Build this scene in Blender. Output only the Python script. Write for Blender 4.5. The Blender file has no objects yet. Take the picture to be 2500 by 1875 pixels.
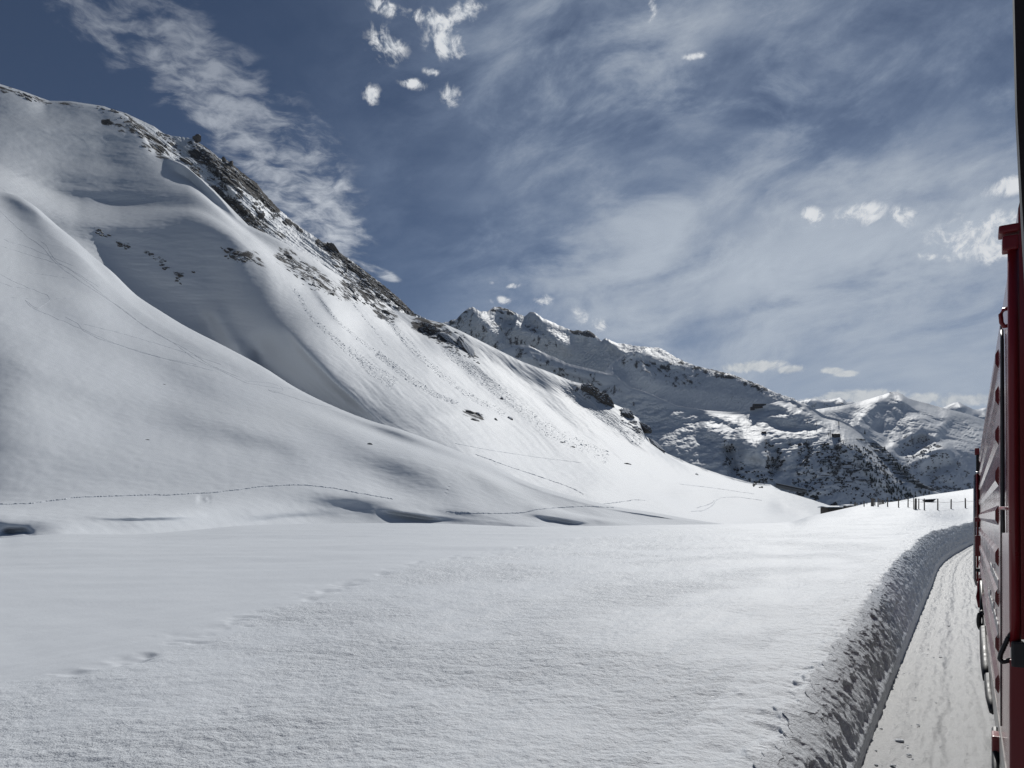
import bpy, bmesh, math, random
import numpy as np
from mathutils import Vector, Matrix
random.seed(7)
rng = np.random.default_rng(11)
scn = bpy.context.scene
C = scn.collection
R = math.radians

# ------------------------------------------------------------------ camera, light, exposure
EYE = 2.5            # eye height above the cleared track bed (m)
F = 1806.0           # focal length of the photograph in its own pixels (2500 wide)
CX, CY = 1250.0, 1262.0   # principal column, horizon row
SUN_AZ, SUN_EL = 22.0, 40.0     # degrees, azimuth clockwise from +Y
SUN_STRENGTH = 5.0
SKY_STRENGTH = 0.05
EXPO = -0.50
cam_d = bpy.data.cameras.new('camera'); cam = bpy.data.objects.new('camera', cam_d); C.objects.link(cam)
cam.location = (0, 0, EYE); cam.rotation_euler = (R(90), 0, 0)
cam_d.sensor_width = 36; cam_d.lens = 36*F/2500; cam_d.shift_y = (CY-937.5)/2500
cam_d.clip_start = 0.05; cam_d.clip_end = 80000
scn.camera = cam
scn.view_settings.view_transform = 'Standard'; scn.view_settings.look = 'None'
scn.view_settings.exposure = EXPO; scn.view_settings.gamma = 1.0
scn.view_settings.use_curve_mapping = False
scn.cycles.max_bounces = 5; scn.cycles.diffuse_bounces = 1; scn.cycles.glossy_bounces = 3
scn.cycles.volume_bounces = 0
scn.cycles.use_denoising = True; scn.cycles.denoiser = 'OPENIMAGEDENOISE'; scn.cycles.denoising_input_passes = 'RGB_ALBEDO_NORMAL'; scn.cycles.denoising_prefilter = 'NONE'; scn.cycles.sample_clamp_indirect = 4.0

sun_d = bpy.data.lights.new('sun', 'SUN'); sun = bpy.data.objects.new('sun', sun_d); C.objects.link(sun)
sun_d.energy = SUN_STRENGTH; sun_d.angle = R(0.53); sun_d.color = (1.0, 0.98, 0.94)
sdir = Vector((math.sin(R(SUN_AZ))*math.cos(R(SUN_EL)), math.cos(R(SUN_AZ))*math.cos(R(SUN_EL)), math.sin(R(SUN_EL))))
sun.rotation_euler = sdir.to_track_quat('Z', 'Y').to_euler()

# ------------------------------------------------------------------ node helpers
class NT:
    def __init__(s, tree): s.t = tree; s.n = tree.nodes; s.l = tree.links
    def node(s, typ, **kw):
        n = s.n.new(typ)
        for k, v in kw.items(): setattr(n, k, v)
        return n
    def put(s, sock, v):
        if isinstance(v, bpy.types.NodeSocket): s.l.new(v, sock)
        else: sock.default_value = v
    def m(s, op, a, b=0.0, c=None, clamp=False):
        n = s.node('ShaderNodeMath', operation=op); n.use_clamp = clamp
        s.put(n.inputs[0], a); s.put(n.inputs[1], b)
        if c is not None: s.put(n.inputs[2], c)
        return n.outputs[0]
    def vm(s, op, a, b=None, scale=None):
        n = s.node('ShaderNodeVectorMath', operation=op); s.put(n.inputs[0], a)
        if b is not None: s.put(n.inputs[1], b)
        if scale is not None: s.put(n.inputs['Scale'], scale)
        return n.outputs[1] if op in ('LENGTH', 'DOT_PRODUCT', 'DISTANCE') else n.outputs[0]
    def ramp(s, v, lo, hi, a=0.0, b=1.0, smooth=True):
        n = s.node('ShaderNodeMapRange'); n.interpolation_type = 'SMOOTHSTEP' if smooth else 'LINEAR'
        s.put(n.inputs['Value'], v); s.put(n.inputs['From Min'], lo); s.put(n.inputs['From Max'], hi)
        s.put(n.inputs['To Min'], a); s.put(n.inputs['To Max'], b)
        return n.outputs['Result']
    def noise(s, vec, scale, detail=4, rough=0.5, dist=0.0, color=False):
        n = s.node('ShaderNodeTexNoise'); s.put(n.inputs['Vector'], vec)
        n.inputs['Scale'].default_value = scale; n.inputs['Detail'].default_value = detail
        n.inputs['Roughness'].default_value = rough; n.inputs['Distortion'].default_value = dist
        return n.outputs['Color' if color else 'Fac']
    def mix(s, f, a, b):
        n = s.node('ShaderNodeMix', data_type='RGBA'); s.put(n.inputs[0], f); s.put(n.inputs[6], a); s.put(n.inputs[7], b)
        return n.outputs[2]
    def comb(s, x, y, z):
        n = s.node('ShaderNodeCombineXYZ')
        for i, v in enumerate((x, y, z)): s.put(n.inputs[i], v)
        return n.outputs[0]
    def sep(s, v):
        n = s.node('ShaderNodeSeparateXYZ'); s.put(n.inputs[0], v); return n.outputs
    def mapping(s, v, loc=(0,0,0), rot=(0,0,0), scale=(1,1,1)):
        n = s.node('ShaderNodeMapping'); s.put(n.inputs[0], v)
        n.inputs['Location'].default_value = loc; n.inputs['Rotation'].default_value = rot; n.inputs['Scale'].default_value = scale
        return n.outputs[0]

def azel(x, y):
    "direction in degrees (azimuth, elevation) of a point of the photograph"
    u, r = (x-CX)/F, (CY-y)/F
    return math.degrees(math.atan(u)), math.degrees(math.atan(r/math.sqrt(1+u*u)))

# ------------------------------------------------------------------ sky
def build_world():
    w = bpy.data.worlds.new('World'); scn.world = w; w.use_nodes = True
    k = NT(w.node_tree); k.n.clear()
    out = k.node('ShaderNodeOutputWorld'); bg = k.node('ShaderNodeBackground'); k.l.new(bg.outputs[0], out.inputs[0])
    sky = k.node('ShaderNodeTexSky', sky_type='NISHITA'); sky.sun_disc = False
    sky.sun_elevation = R(SUN_EL); sky.sun_rotation = R(SUN_AZ); sky.altitude = 3000
    sky.air_density = 0.85; sky.dust_density = 0.3; sky.ozone_density = 3.0
    d = k.node('ShaderNodeTexCoord').outputs['Generated']
    x, y, z = k.sep(d)
    az = k.m('MULTIPLY', k.m('ARCTAN2', x, y), 57.2958)
    el = k.m('MULTIPLY', k.m('ARCSINE', z), 57.2958)
    # a wind-drawn veil high up: plane projection of the direction
    zz = k.m('ADD', k.m('MAXIMUM', z, 0.0), 0.12)
    pl = k.comb(k.m('DIVIDE', x, zz), k.m('DIVIDE', y, zz), 0.0)
    warp = k.noise(pl, 0.8, 3, 0.5, color=True)
    plw = k.vm('ADD', pl, k.vm('SCALE', k.vm('SUBTRACT', warp, (0.5, 0.5, 0.5)), scale=1.1))
    def ell(cx, cy, rx, ry, rot=0.0):
        "1 at the centre of an ellipse given in the photograph's pixels, 0 on its rim, negative outside; evaluated by direction"
        a, e = azel(cx, cy); g = F/57.2958
        ce = math.cos(R(e))
        dx = k.m('MULTIPLY', k.m('SUBTRACT', az, a), ce); dy = k.m('SUBTRACT', el, e)
        c, s = math.cos(R(rot)), math.sin(R(rot))
        p = k.m('ADD', k.m('MULTIPLY', dx, c*g/rx), k.m('MULTIPLY', dy, -s*g/rx))
        q = k.m('ADD', k.m('MULTIPLY', dx, s*g/ry), k.m('MULTIPLY', dy, c*g/ry))
        return k.m('SUBTRACT', 1.0, k.m('SQRT', k.m('ADD', k.m('MULTIPLY', p, p), k.m('MULTIPLY', q, q))))

    def soft(e, lo=-0.7, hi=0.7): return k.ramp(ell(*e), lo, hi)
    # fibres: long threads drawn out by the wind, bent by a slow warp
    wz = k.sep(k.noise(d, 3.2, 2, 0.5, color=True))
    fa = k.m('ADD', az, k.m('MULTIPLY', wz[0], 7.0)); fe = k.m('ADD', el, k.m('MULTIPLY', wz[1], 4.0))
    def fibre(rot, sa, se, off, lo, hi, det=8, ro=0.58):
        c_, s_ = math.cos(R(rot)), math.sin(R(rot))
        p_ = k.m('ADD', k.m('MULTIPLY', fa, c_*sa), k.m('MULTIPLY', fe, s_*sa)); q_ = k.m('ADD', k.m('MULTIPLY', fa, -s_*se), k.m('MULTIPLY', fe, c_*se))
        return k.ramp(k.noise(k.comb(p_, q_, off), 1.0, det, ro), lo, hi)
    f1 = fibre(9, 0.045, 0.42, 1.7, 0.33, 0.68)
    f2 = fibre(38, 0.06, 0.34, 5.2, 0.36, 0.72)
    f3 = fibre(62, 0.05, 0.16, 8.9, 0.36, 0.66, 6)
    hi_ = k.ramp(el, 12, 24)          # threads lie flat near the horizon and fan upward higher up
    fib = k.m('ADD', k.m('MULTIPLY', f1, k.m('SUBTRACT', 1.0, k.m('MULTIPLY', hi_, 0.65))), k.m('ADD', k.m('MULTIPLY', f2, k.m('MULTIPLY', hi_, 0.55)), k.m('MULTIPLY', f3, k.m('MULTIPLY', hi_, 0.35))))
    patch = k.ramp(k.noise(k.comb(k.m('MULTIPLY', fa, 0.06), k.m('MULTIPLY', fe, 0.12), 3.3), 1.0, 9, 0.60, 0.25), 0.36, 0.68)
    wisp = k.ramp(k.noise(k.comb(k.m('MULTIPLY', k.m('ADD', fa, k.m('MULTIPLY', fe, 0.5)), 0.10), k.m('MULTIPLY', k.m('SUBTRACT', fe, k.m('MULTIPLY', fa, 0.25)), 0.22), 7.7), 1.0, 10, 0.64, 0.35), 0.40, 0.74)
    sheets = None
    for e, wgt in [((1950, 640, 620, 120, -4), 0.42), ((1500, 690, 420, 110, 8), 0.26), ((2250, 420, 460, 120, -14), 0.34), ((1480, 220, 380, 330, 20), 0.40), ((2150, 850, 700, 190, -6), 0.55), ((1650, 60, 300, 200, 0), 0.26),
                   ((1750, 380, 300, 90, -20), 0.16), ((1050, 420, 380, 170, 10), 0.12), ((2400, 150, 300, 120, -15), 0.20)]:
        v = k.m('MULTIPLY', soft(e, -0.9, 0.8), wgt); sheets = v if sheets is None else k.m('ADD', sheets, v)
    side = k.ramp(az, -28, 12, 0.02, 1.0)
    raw = k.m('MULTIPLY', k.m('ADD', k.m('MULTIPLY', sheets, 1.05), 0.10), k.m('ADD', k.m('MULTIPLY', fib, 0.36), k.m('ADD', 0.05, k.m('ADD', k.m('MULTIPLY', patch, 0.55), k.m('MULTIPLY', wisp, 0.75)))))
    raw = k.m('ADD', raw, k.m('MULTIPLY', k.ramp(el, 21, 0), 0.80))
    raw = k.m('MULTIPLY', k.m('MULTIPLY', raw, side), k.ramp(k.m('ABSOLUTE', az), 115, 60, 0.10, 1.0))
    veil = k.m('SUBTRACT', 1.0, k.m('POWER', 2.71828, k.m('MULTIPLY', raw, -1.35)))
    # rippled band of small clouds above the left ridge
    band = None
    for e in [(200, -40, 180, 90, 40), (350, 60, 200, 85, 38), (470, 170, 190, 95, 42), (590, 290, 200, 105, 45), (690, 400, 190, 125, 45), (770, 490, 160, 100, 48), (930, 665, 60, 14, 20)]:
        v = ell(*e); band = v if band is None else k.m('MAXIMUM', band, v)
    dw = k.vm('ADD', d, k.vm('SCALE', k.vm('SUBTRACT', k.noise(d, 9, 3, 0.5, color=True), (0.5, 0.5, 0.5)), scale=0.05))
    rip = k.noise(k.mapping(dw, rot=(0, R(24), R(0)), scale=(0.62, 1.0, 1.9)), 42, 6, 0.6, 0.3)
    bigm = k.noise(d, 11, 3, 0.5)
    bandf = k.ramp(k.m('ADD', k.m('MULTIPLY', k.m('MINIMUM', band, 0.5), 1.1), k.m('ADD', k.m('MULTIPLY', k.m('SUBTRACT', rip, 0.5), 2.6), k.m('MULTIPLY', k.m('SUBTRACT', bigm, 0.5), 1.4))), -0.02, 1.15)
    bandf = k.m('MULTIPLY', bandf, k.ramp(band, -0.30, 0.35))
    bandf = k.m('MULTIPLY', bandf, k.ramp(el, 33, 19, 0.36, 0.95))
    # small fair-weather puffs
    puffs = [(945, 108, 45, 36, 20), (1092, 105, 55, 32, 12), (940, 18, 40, 17, 10), (1060, 52, 70, 20, 12), (1130, 35, 50, 24, -25),
             (1100, 228, 36, 26, -30), (905, 232, 22, 24, 10), (1010, 205, 32, 11, 5), (1055, 176, 20, 9, 5), 
             (1415, 770, 26, 22, 25), (1463, 792, 26, 20, -10), (1328, 733, 26, 15, -15), (1223, 733, 26, 10, 0), (1250, 696, 20, 8, 0), (1200, 690, 12, 7, 0),
             (1985, 528, 28, 20, 25), (2100, 525, 56, 27, 0), (2208, 530, 34, 19, 35), (2405, 575, 105, 52, 5), (2420, 610, 50, 32, 20), (2275, 625, 50, 11, 14),
             (2460, 455, 48, 20, 0), (1595, 20, 18, 26, 0), (1695, 137, 30, 8, 0)]
    low_puffs = [(1830, 896, 105, 16, 0), (1930, 902, 50, 13, 0), (2035, 905, 26, 9, 5), (2068, 912, 30, 8, 0),
                 (2050, 968, 70, 18, -4), (1985, 978, 55, 12, -8), (2130, 970, 80, 18, 0), (2250, 975, 75, 16, 0), (2350, 978, 90, 17, 0), (2460, 975, 70, 15, 0)]
    def union(lst):
        m = None
        for e in lst:
            v = ell(*e); m = v if m is None else k.m('MAXIMUM', m, v)
        return m
    pn = k.noise(dw, 70, 8, 0.62, 0.4)
    pn2 = k.noise(dw, 24, 4, 0.55)
    pn3 = k.noise(k.mapping(dw, loc=(0.3, 0.1, 0.2)), 30, 8, 0.66, 0.8)
    nz = k.m('ADD', k.m('MULTIPLY', k.m('SUBTRACT', pn, 0.5), 2.6), k.m('MULTIPLY', k.m('SUBTRACT', pn3, 0.5), 3.4))
    up_ = union(puffs); lp_ = union(low_puffs)
    pf = k.m('MULTIPLY', k.ramp(k.m('ADD', k.m('MULTIPLY', up_, 1.15), k.m('MULTIPLY', nz, 1.2)), -0.05, 1.15), k.ramp(up_, -0.30, 0.50))
    lf = k.m('MULTIPLY', k.ramp(k.m('ADD', k.m('MULTIPLY', lp_, 1.5), k.m('MULTIPLY', nz, 0.7)), 0.0, 0.9), k.ramp(lp_, -0.4, 0.15))
    lum = k.ramp(k.m('ADD', k.m('MULTIPLY', pn, 0.6), k.m('MULTIPLY', pn3, 0.4)), 0.34, 0.60)
    S = 0.92*2**(-EXPO)/SKY_STRENGTH
    base = k.mix(k.m('MULTIPLY', veil, 0.95), sky.outputs[0], k.mix(k.ramp(veil, 0.15, 0.75), (0.40*S, 0.50*S, 0.67*S, 1), (0.60*S, 0.665*S, 0.745*S, 1)))
    c = k.mix(bandf, base, (0.62*S, 0.66*S, 0.72*S, 1))
    c = k.mix(k.m('MULTIPLY', pf, 0.92), c, k.mix(lum, (0.50*S, 0.55*S, 0.62*S, 1), (0.86*S, 0.88*S, 0.90*S, 1)))
    c = k.mix(k.m('MULTIPLY', lf, 0.85), c, k.mix(lum, (0.52*S, 0.56*S, 0.60*S, 1), (0.76*S, 0.78*S, 0.78*S, 1)))
    k.l.new(c, bg.inputs[0]); bg.inputs[1].default_value = SKY_STRENGTH
build_world()

# ------------------------------------------------------------------ materials
def mat(name, col=(0.8, 0.8, 0.8), rough=0.5, metal=0.0, coat=0.0, spec=0.5):
    m = bpy.data.materials.new(name); m.use_nodes = True
    b = m.node_tree.nodes['Principled BSDF']
    b.inputs['Base Color'].default_value = (*col, 1); b.inputs['Roughness'].default_value = rough
    b.inputs['Metallic'].default_value = metal; b.inputs['Coat Weight'].default_value = coat
    b.inputs['Specular IOR Level'].default_value = spec
    return m, NT(m.node_tree), b

def worn(name, col, rough, amp=0.25, scale=6.0, metal=0.0, coat=0.0, bump=0.0, spec=0.5):
    m, k, b = mat(name, col, rough, metal, coat, spec)
    p = k.node('ShaderNodeNewGeometry').outputs['Position']
    n = k.noise(p, scale, 6, 0.6)
    c = k.mix(n, tuple(v*(1-amp) for v in col)+(1,), tuple(min(1, v*(1+amp)) for v in col)+(1,))
    k.l.new(c, b.inputs['Base Color'])
    k.l.new(k.ramp(n, 0.3, 0.7, max(0.02, rough*0.8), min(1, rough*1.3)), b.inputs['Roughness'])
    if bump:
        bp = k.node('ShaderNodeBump'); bp.inputs['Strength'].default_value = bump; bp.inputs['Distance'].default_value = 0.02
        k.l.new(k.noise(p, scale*4, 6, 0.65), bp.inputs['Height']); k.l.new(bp.outputs[0], b.inputs['Normal'])
    return m

SNOW = (0.675, 0.705, 0.74)
ROCKC = (0.055, 0.052, 0.05, 1)
def snow_mat(name, grain=0.0, gscale=8.0, spec=0.35, rough=0.55, rock=False, rscale=0.02, rth=(0.46, 0.56), bump2=0.0, b2scale=0.02, base=None, grain_attr=False, glaze=0.0):
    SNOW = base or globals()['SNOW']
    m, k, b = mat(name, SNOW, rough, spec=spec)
    p = k.node('ShaderNodeNewGeometry').outputs['Position']
    tint = k.noise(p, 0.02, 3, 0.5)
    col = k.mix(tint, (SNOW[0]*0.98, SNOW[1]*0.985, SNOW[2]*1.0, 1), (SNOW[0]*1.02, SNOW[1]*1.02, SNOW[2]*1.01, 1))
    nrm = None
    if rock:
        a = k.node('ShaderNodeAttribute', attribute_name='rock').outputs['Fac']
        rn = k.noise(k.mapping(p, scale=(1, 1, 0.6)), rscale, 9, 0.68, 0.3)
        f = k.ramp(k.m('ADD', rn, k.m('SUBTRACT', k.m('MULTIPLY', a, 0.34), 0.20)), rth[0], rth[1])
        f = k.m('MULTIPLY', f, k.ramp(a, 0.02, 0.2))
        rc = k.mix(k.noise(p, rscale*6, 5, 0.6), (0.03, 0.03, 0.032, 1), (0.11, 0.105, 0.10, 1))
        col = k.mix(f, col, rc)
        bp = k.node('ShaderNodeBump'); bp.inputs['Strength'].default_value = 0.6; bp.inputs['Distance'].default_value = 0.2/rscale*0.15
        k.l.new(k.m('MULTIPLY', f, k.noise(p, rscale*3, 7, 0.7)), bp.inputs['Height']); nrm = bp.outputs[0]
        k.l.new(k.ramp(f, 0, 1, rough, 0.95), b.inputs['Roughness'])
    if bump2:
        bp = k.node('ShaderNodeBump'); bp.inputs['Strength'].default_value = bump2; bp.inputs['Distance'].default_value = 0.12/b2scale
        k.l.new(k.noise(k.mapping(p, rot=(0, 0, R(35)), scale=(0.45, 1.0, 1.0)), b2scale, 7, 0.55), bp.inputs['Height'])
        if nrm is not None: k.l.new(nrm, bp.inputs['Normal'])
        nrm = bp.outputs[0]
    if grain:
        bp = k.node('ShaderNodeBump'); bp.inputs['Strength'].default_value = grain; bp.inputs['Distance'].default_value = 0.35/gscale
        h = k.m('ADD', k.noise(p, gscale, 3, 0.6), k.m('MULTIPLY', k.noise(p, gscale*4.5, 4, 0.7), 0.45))
        if grain_attr: k.l.new(k.m('MULTIPLY', k.node('ShaderNodeAttribute', attribute_name='grain').outputs['Fac'], grain), bp.inputs['Strength'])
        k.l.new(h, bp.inputs['Height'])
        if nrm is not None: k.l.new(nrm, bp.inputs['Normal'])
        nrm = bp.outputs[0]
    if nrm is not None: k.l.new(nrm, b.inputs['Normal'])
    if glaze:
        b.inputs['Coat Weight'].default_value = glaze; b.inputs['Coat Roughness'].default_value = 0.2
        bp = k.node('ShaderNodeBump'); bp.inputs['Strength'].default_value = 1.0; bp.inputs['Distance'].default_value = 0.012
        k.l.new(k.noise(p, 45.0, 4, 0.75), bp.inputs['Height']); k.l.new(bp.outputs[0], b.inputs['Coat Normal'])
    k.l.new(col, b.inputs['Base Color'])
    return m

M = {}
M['snow_field'] = snow_mat('snow_field', grain=1.0, gscale=12.0, spec=0.10, rough=0.5, grain_attr=True, glaze=0.07)
M['snow_bank'] = snow_mat('snow_bank', grain=0.8, gscale=13.0, spec=0.10, rough=0.5, glaze=0.06)
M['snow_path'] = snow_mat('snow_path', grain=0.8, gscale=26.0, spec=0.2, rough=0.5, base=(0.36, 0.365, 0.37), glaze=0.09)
M['snow_hill'] = snow_mat('snow_hill', spec=0.05, rough=0.7, bump2=0.10, b2scale=0.08)
M['snow_slope'] = snow_mat('snow_slope', spec=0.095, rough=0.62, rock=True, rscale=0.05, bump2=0.12, b2scale=0.05)
M['snow_ridge'] = snow_mat('snow_ridge', spec=0.12, rough=0.6, rock=True, rscale=0.045)
M['snow_far'] = snow_mat('snow_far', spec=0.12, rough=0.6, rock=True, rscale=0.026, bump2=0.08, b2scale=0.012)
M['snow_veryfar'] = snow_mat('snow_veryfar', spec=0.12, rough=0.6, rock=True, rscale=0.005, bump2=0.09, b2scale=0.004)
M['rock'] = worn('rock', (0.10, 0.092, 0.085), 0.9, 0.6, 0.25, bump=0.8, spec=0.2)
M['red'] = worn('red_paint', (0.18, 0.022, 0.022), 0.16, 0.2, 1.5, spec=0.42)
M['red_matt'] = worn('red_paint_matt', (0.20, 0.010, 0.014), 0.32, 0.15, 8)
M['black'] = worn('black_rubber', (0.012, 0.012, 0.013), 0.5, 0.3, 12)
M['grey_roof'] = worn('grey_roof_paint', (0.35, 0.34, 0.34), 0.35, 0.12, 3)
M['steel'] = worn('dull_steel', (0.32, 0.33, 0.34), 0.3, 0.2, 20, metal=0.8)
M['dark_metal'] = worn('dark_metal', (0.03, 0.03, 0.032), 0.45, 0.3, 10, metal=0.3)
M['white_paint'] = worn('white_paint', (0.75, 0.75, 0.74), 0.4, 0.05, 10)
M['grey_skirt'] = worn('pale_skirt', (0.42, 0.40, 0.37), 0.3, 0.1, 4)
M['wood'] = worn('weathered_wood', (0.17, 0.15, 0.13), 0.85, 0.35, 15)
M['dark_wood'] = worn('dark_timber', (0.045, 0.036, 0.03), 0.8, 0.3, 2)
M['glass'] = mat('window_glass', (0.02, 0.025, 0.03), 0.05)[0]
M['needles'] = worn('conifer_needles', (0.022, 0.034, 0.026), 0.9, 0.5, 0.4)
M['bark'] = worn('bark', (0.05, 0.04, 0.032), 0.9, 0.3, 3)
M['shrub'] = worn('bare_shrub', (0.04, 0.038, 0.036), 0.9, 0.4, 0.3)
M['concrete'] = worn('concrete', (0.16, 0.16, 0.16), 0.9, 0.2, 1)

# ------------------------------------------------------------------ object helpers
def tag(o, label=None, cat=None, group=None, kind=None):
    if label: o['label'] = label
    if cat: o['category'] = cat
    if group: o['group'] = group
    if kind: o['kind'] = kind
    return o
def empty(name, loc, label, cat, group=None, rz=0.0):
    o = bpy.data.objects.new(name, None); C.objects.link(o); o.location = loc; o.rotation_euler = (0, 0, rz)
    o.empty_display_size = 0.2
    return tag(o, label, cat, group)
def obj(name, mesh, parent=None):
    o = bpy.data.objects.new(name, mesh); C.objects.link(o)
    if parent: o.parent = parent
    return o
class MB:
    def __init__(s): s.v = []; s.f = []
    def add(s, v, f):
        b = len(s.v); s.v += [tuple(p) for p in v]; s.f += [tuple(i+b for i in q) for q in f]; return s
    def box(s, c, d, rot=None):
        hx, hy, hz = d[0]/2, d[1]/2, d[2]/2
        v = [Vector((x, y, z)) for x in (-hx, hx) for y in (-hy, hy) for z in (-hz, hz)]
        if rot is not None: v = [rot @ p for p in v]
        v = [p+Vector(c) for p in v]
        return s.add(v, [(0,1,3,2), (4,6,7,5), (0,4,5,1), (2,3,7,6), (0,2,6,4), (1,5,7,3)])
    def tube(s, pts, r, n=8, cap=True):
        pts = [Vector(p) for p in pts]; rr = r if isinstance(r, (list, tuple)) else [r]*len(pts)
        v = []; f = []
        for i, p in enumerate(pts):
            d = (pts[min(i+1, len(pts)-1)]-pts[max(i-1, 0)]).normalized()
            a = d.cross(Vector((0.13, 0.31, 1)) if abs(d.z) < 0.9 else Vector((1, 0.2, 0))).normalized(); b = d.cross(a)
            for j in range(n):
                t = 2*math.pi*j/n; v.append(p+(a*math.cos(t)+b*math.sin(t))*rr[i])
        for i in range(len(pts)-1):
            for j in range(n):
                f.append((i*n+j, i*n+(j+1) % n, (i+1)*n+(j+1) % n, (i+1)*n+j))
        if cap: f.append(tuple(range(n-1, -1, -1))); f.append(tuple((len(pts)-1)*n+j for j in range(n)))
        return s.add(v, f)
    def prism(s, prof, axis_pts):
        "sweep a closed 2-D profile, given as functions of position: axis_pts is a list of callables (p)->Vector"
        n = len(prof); v = []; f = []
        for a in axis_pts: v += [a(p) for p in prof]
        for i in range(len(axis_pts)-1):
            for j in range(n): f.append((i*n+j, i*n+(j+1) % n, (i+1)*n+(j+1) % n, (i+1)*n+j))
        f.append(tuple(range(n-1, -1, -1))); f.append(tuple((len(axis_pts)-1)*n+j for j in range(n)))
        return s.add(v, f)
    def mesh(s, name, m, smooth=False, bevel=0.0):
        me = bpy.data.meshes.new(name); me.from_pydata([tuple(p) for p in s.v], [], s.f)
        bm = bmesh.new(); bm.from_mesh(me)
        bmesh.ops.recalc_face_normals(bm, faces=bm.faces)
        if bevel: bmesh.ops.bevel(bm, geom=list(bm.edges), offset=bevel, segments=2, affect='EDGES', profile=0.7)
        bm.to_mesh(me); bm.free()
        me.materials.append(m)
        if smooth: me.polygons.foreach_set('use_smooth', [True]*len(me.polygons))
        return me
    def build(s, name, m, parent=None, smooth=False, bevel=0.0): return obj(name, s.mesh(name, m, smooth, bevel), parent)

def grid_mesh(name, P, m, attrs=None, smooth=True):
    "P is (rows, cols, 3)"
    nr, nc = P.shape[:2]
    me = bpy.data.meshes.new(name)
    me.vertices.add(nr*nc); me.vertices.foreach_set('co', P.reshape(-1).astype(np.float32))
    i = (np.arange(nr-1)[:, None]*nc+np.arange(nc-1)[None, :]).reshape(-1)
    q = np.stack([i, i+1, i+nc+1, i+nc], 1)
    nf = len(q)
    me.loops.add(nf*4); me.loops.foreach_set('vertex_index', q.reshape(-1).astype(np.int32))
    me.polygons.add(nf); me.polygons.foreach_set('loop_start', (np.arange(nf)*4).astype(np.int32))
    me.polygons.foreach_set('use_smooth', np.full(nf, smooth))
    me.update(calc_edges=True)
    for an, av in (attrs or {}).items():
        at = me.attributes.new(an, 'FLOAT', 'POINT'); at.data.foreach_set('value', av.reshape(-1).astype(np.float32))
    me.materials.append(m); me.validate()
    return me

# ------------------------------------------------------------------ numeric helpers
def _hash(ix, iy, seed):
    h = (ix.astype(np.int64)*374761393+iy.astype(np.int64)*668265263+seed*974634777) & 0xffffffff
    h = ((h ^ (h >> 13))*1274126177) & 0xffffffff
    h = ((h ^ (h >> 16))*2246822519) & 0xffffffff
    return (h ^ (h >> 15)) & 0xffffffff
def gnoise(x, y, seed=0):
    ix = np.floor(x); iy = np.floor(y); fx = x-ix; fy = y-iy
    u = fx*fx*fx*(fx*(fx*6-15)+10); v = fy*fy*fy*(fy*(fy*6-15)+10)
    def g(a, b):
        t = _hash(ix+a, iy+b, seed)*(2*np.pi/4294967296.0); return np.cos(t)*(fx-a)+np.sin(t)*(fy-b)
    n = (g(0, 0)*(1-u)+g(1, 0)*u)*(1-v)+(g(0, 1)*(1-u)+g(1, 1)*u)*v
    return n*1.4
def fbm(x, y, octv=5, rough=0.5, seed=0, ridged=False):
    s = np.zeros(np.broadcast(x, y).shape); a = 1.0; f = 1.0; tot = 0
    for i in range(octv):
        n = gnoise(x*f+17.3*i, y*f-9.1*i, seed+i)
        if ridged: n = 0.6-2*np.abs(n)*1.0
        s += a*n; tot += a; a *= rough; f *= 2.03
    return s/tot
def smooth(e0, e1, x):
    t = np.clip((x-e0)/(e1-e0), 0, 1); return t*t*(3-2*t)
def pchip(xs, ys, xq):
    xs = np.asarray(xs, float); ys = np.asarray(ys, float); xq = np.asarray(xq, float)
    h = np.diff(xs); d = np.diff(ys)/h; n = len(xs); m = np.zeros(n)
    if n == 2: m[:] = d[0]
    else:
        for i in range(1, n-1):
            if d[i-1]*d[i] > 0:
                w1 = 2*h[i]+h[i-1]; w2 = h[i]+2*h[i-1]; m[i] = (w1+w2)/(w1/d[i-1]+w2/d[i])
        m[0] = d[0]; m[-1] = d[-1]
    i = np.clip(np.searchsorted(xs, xq)-1, 0, n-2); t = (xq-xs[i])/h[i]
    lo = t < 0; hi = t > 1; tc = np.clip(t, 0, 1)
    r = ((2*tc**3-3*tc**2+1)*ys[i]+(tc**3-2*tc**2+tc)*h[i]*m[i]+(-2*tc**3+3*tc**2)*ys[i+1]+(tc**3-tc**2)*h[i]*m[i+1])
    r = np.where(lo, ys[0]+(xq-xs[0])*m[0], r); r = np.where(hi, ys[-1]+(xq-xs[-1])*m[-1], r)
    return r
def catmull(A, sub):
    "A (rows, cols): interpolate between rows, sub[i] steps in interval i"
    Rn = A.shape[0]; out = []
    d = np.diff(A, axis=0)
    m = np.zeros_like(A); m[0] = d[0]; m[-1] = d[-1]
    for i in range(1, Rn-1):
        a, b = d[i-1], d[i]
        mm = 0.5*(a+b); same = a*b > 0
        lim = 2.2*np.minimum(np.abs(a), np.abs(b)); m[i] = np.where(same, np.sign(mm)*np.minimum(np.abs(mm), lim), 0)
    for i in range(Rn-1):
        for j in range(sub[i]):
            t = j/sub[i]
            out.append((2*t**3-3*t**2+1)*A[i]+(t**3-2*t**2+t)*m[i]+(-2*t**3+3*t**2)*A[i+1]+(t**3-t**2)*m[i+1])
    out.append(A[-1]); return np.array(out)
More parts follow.
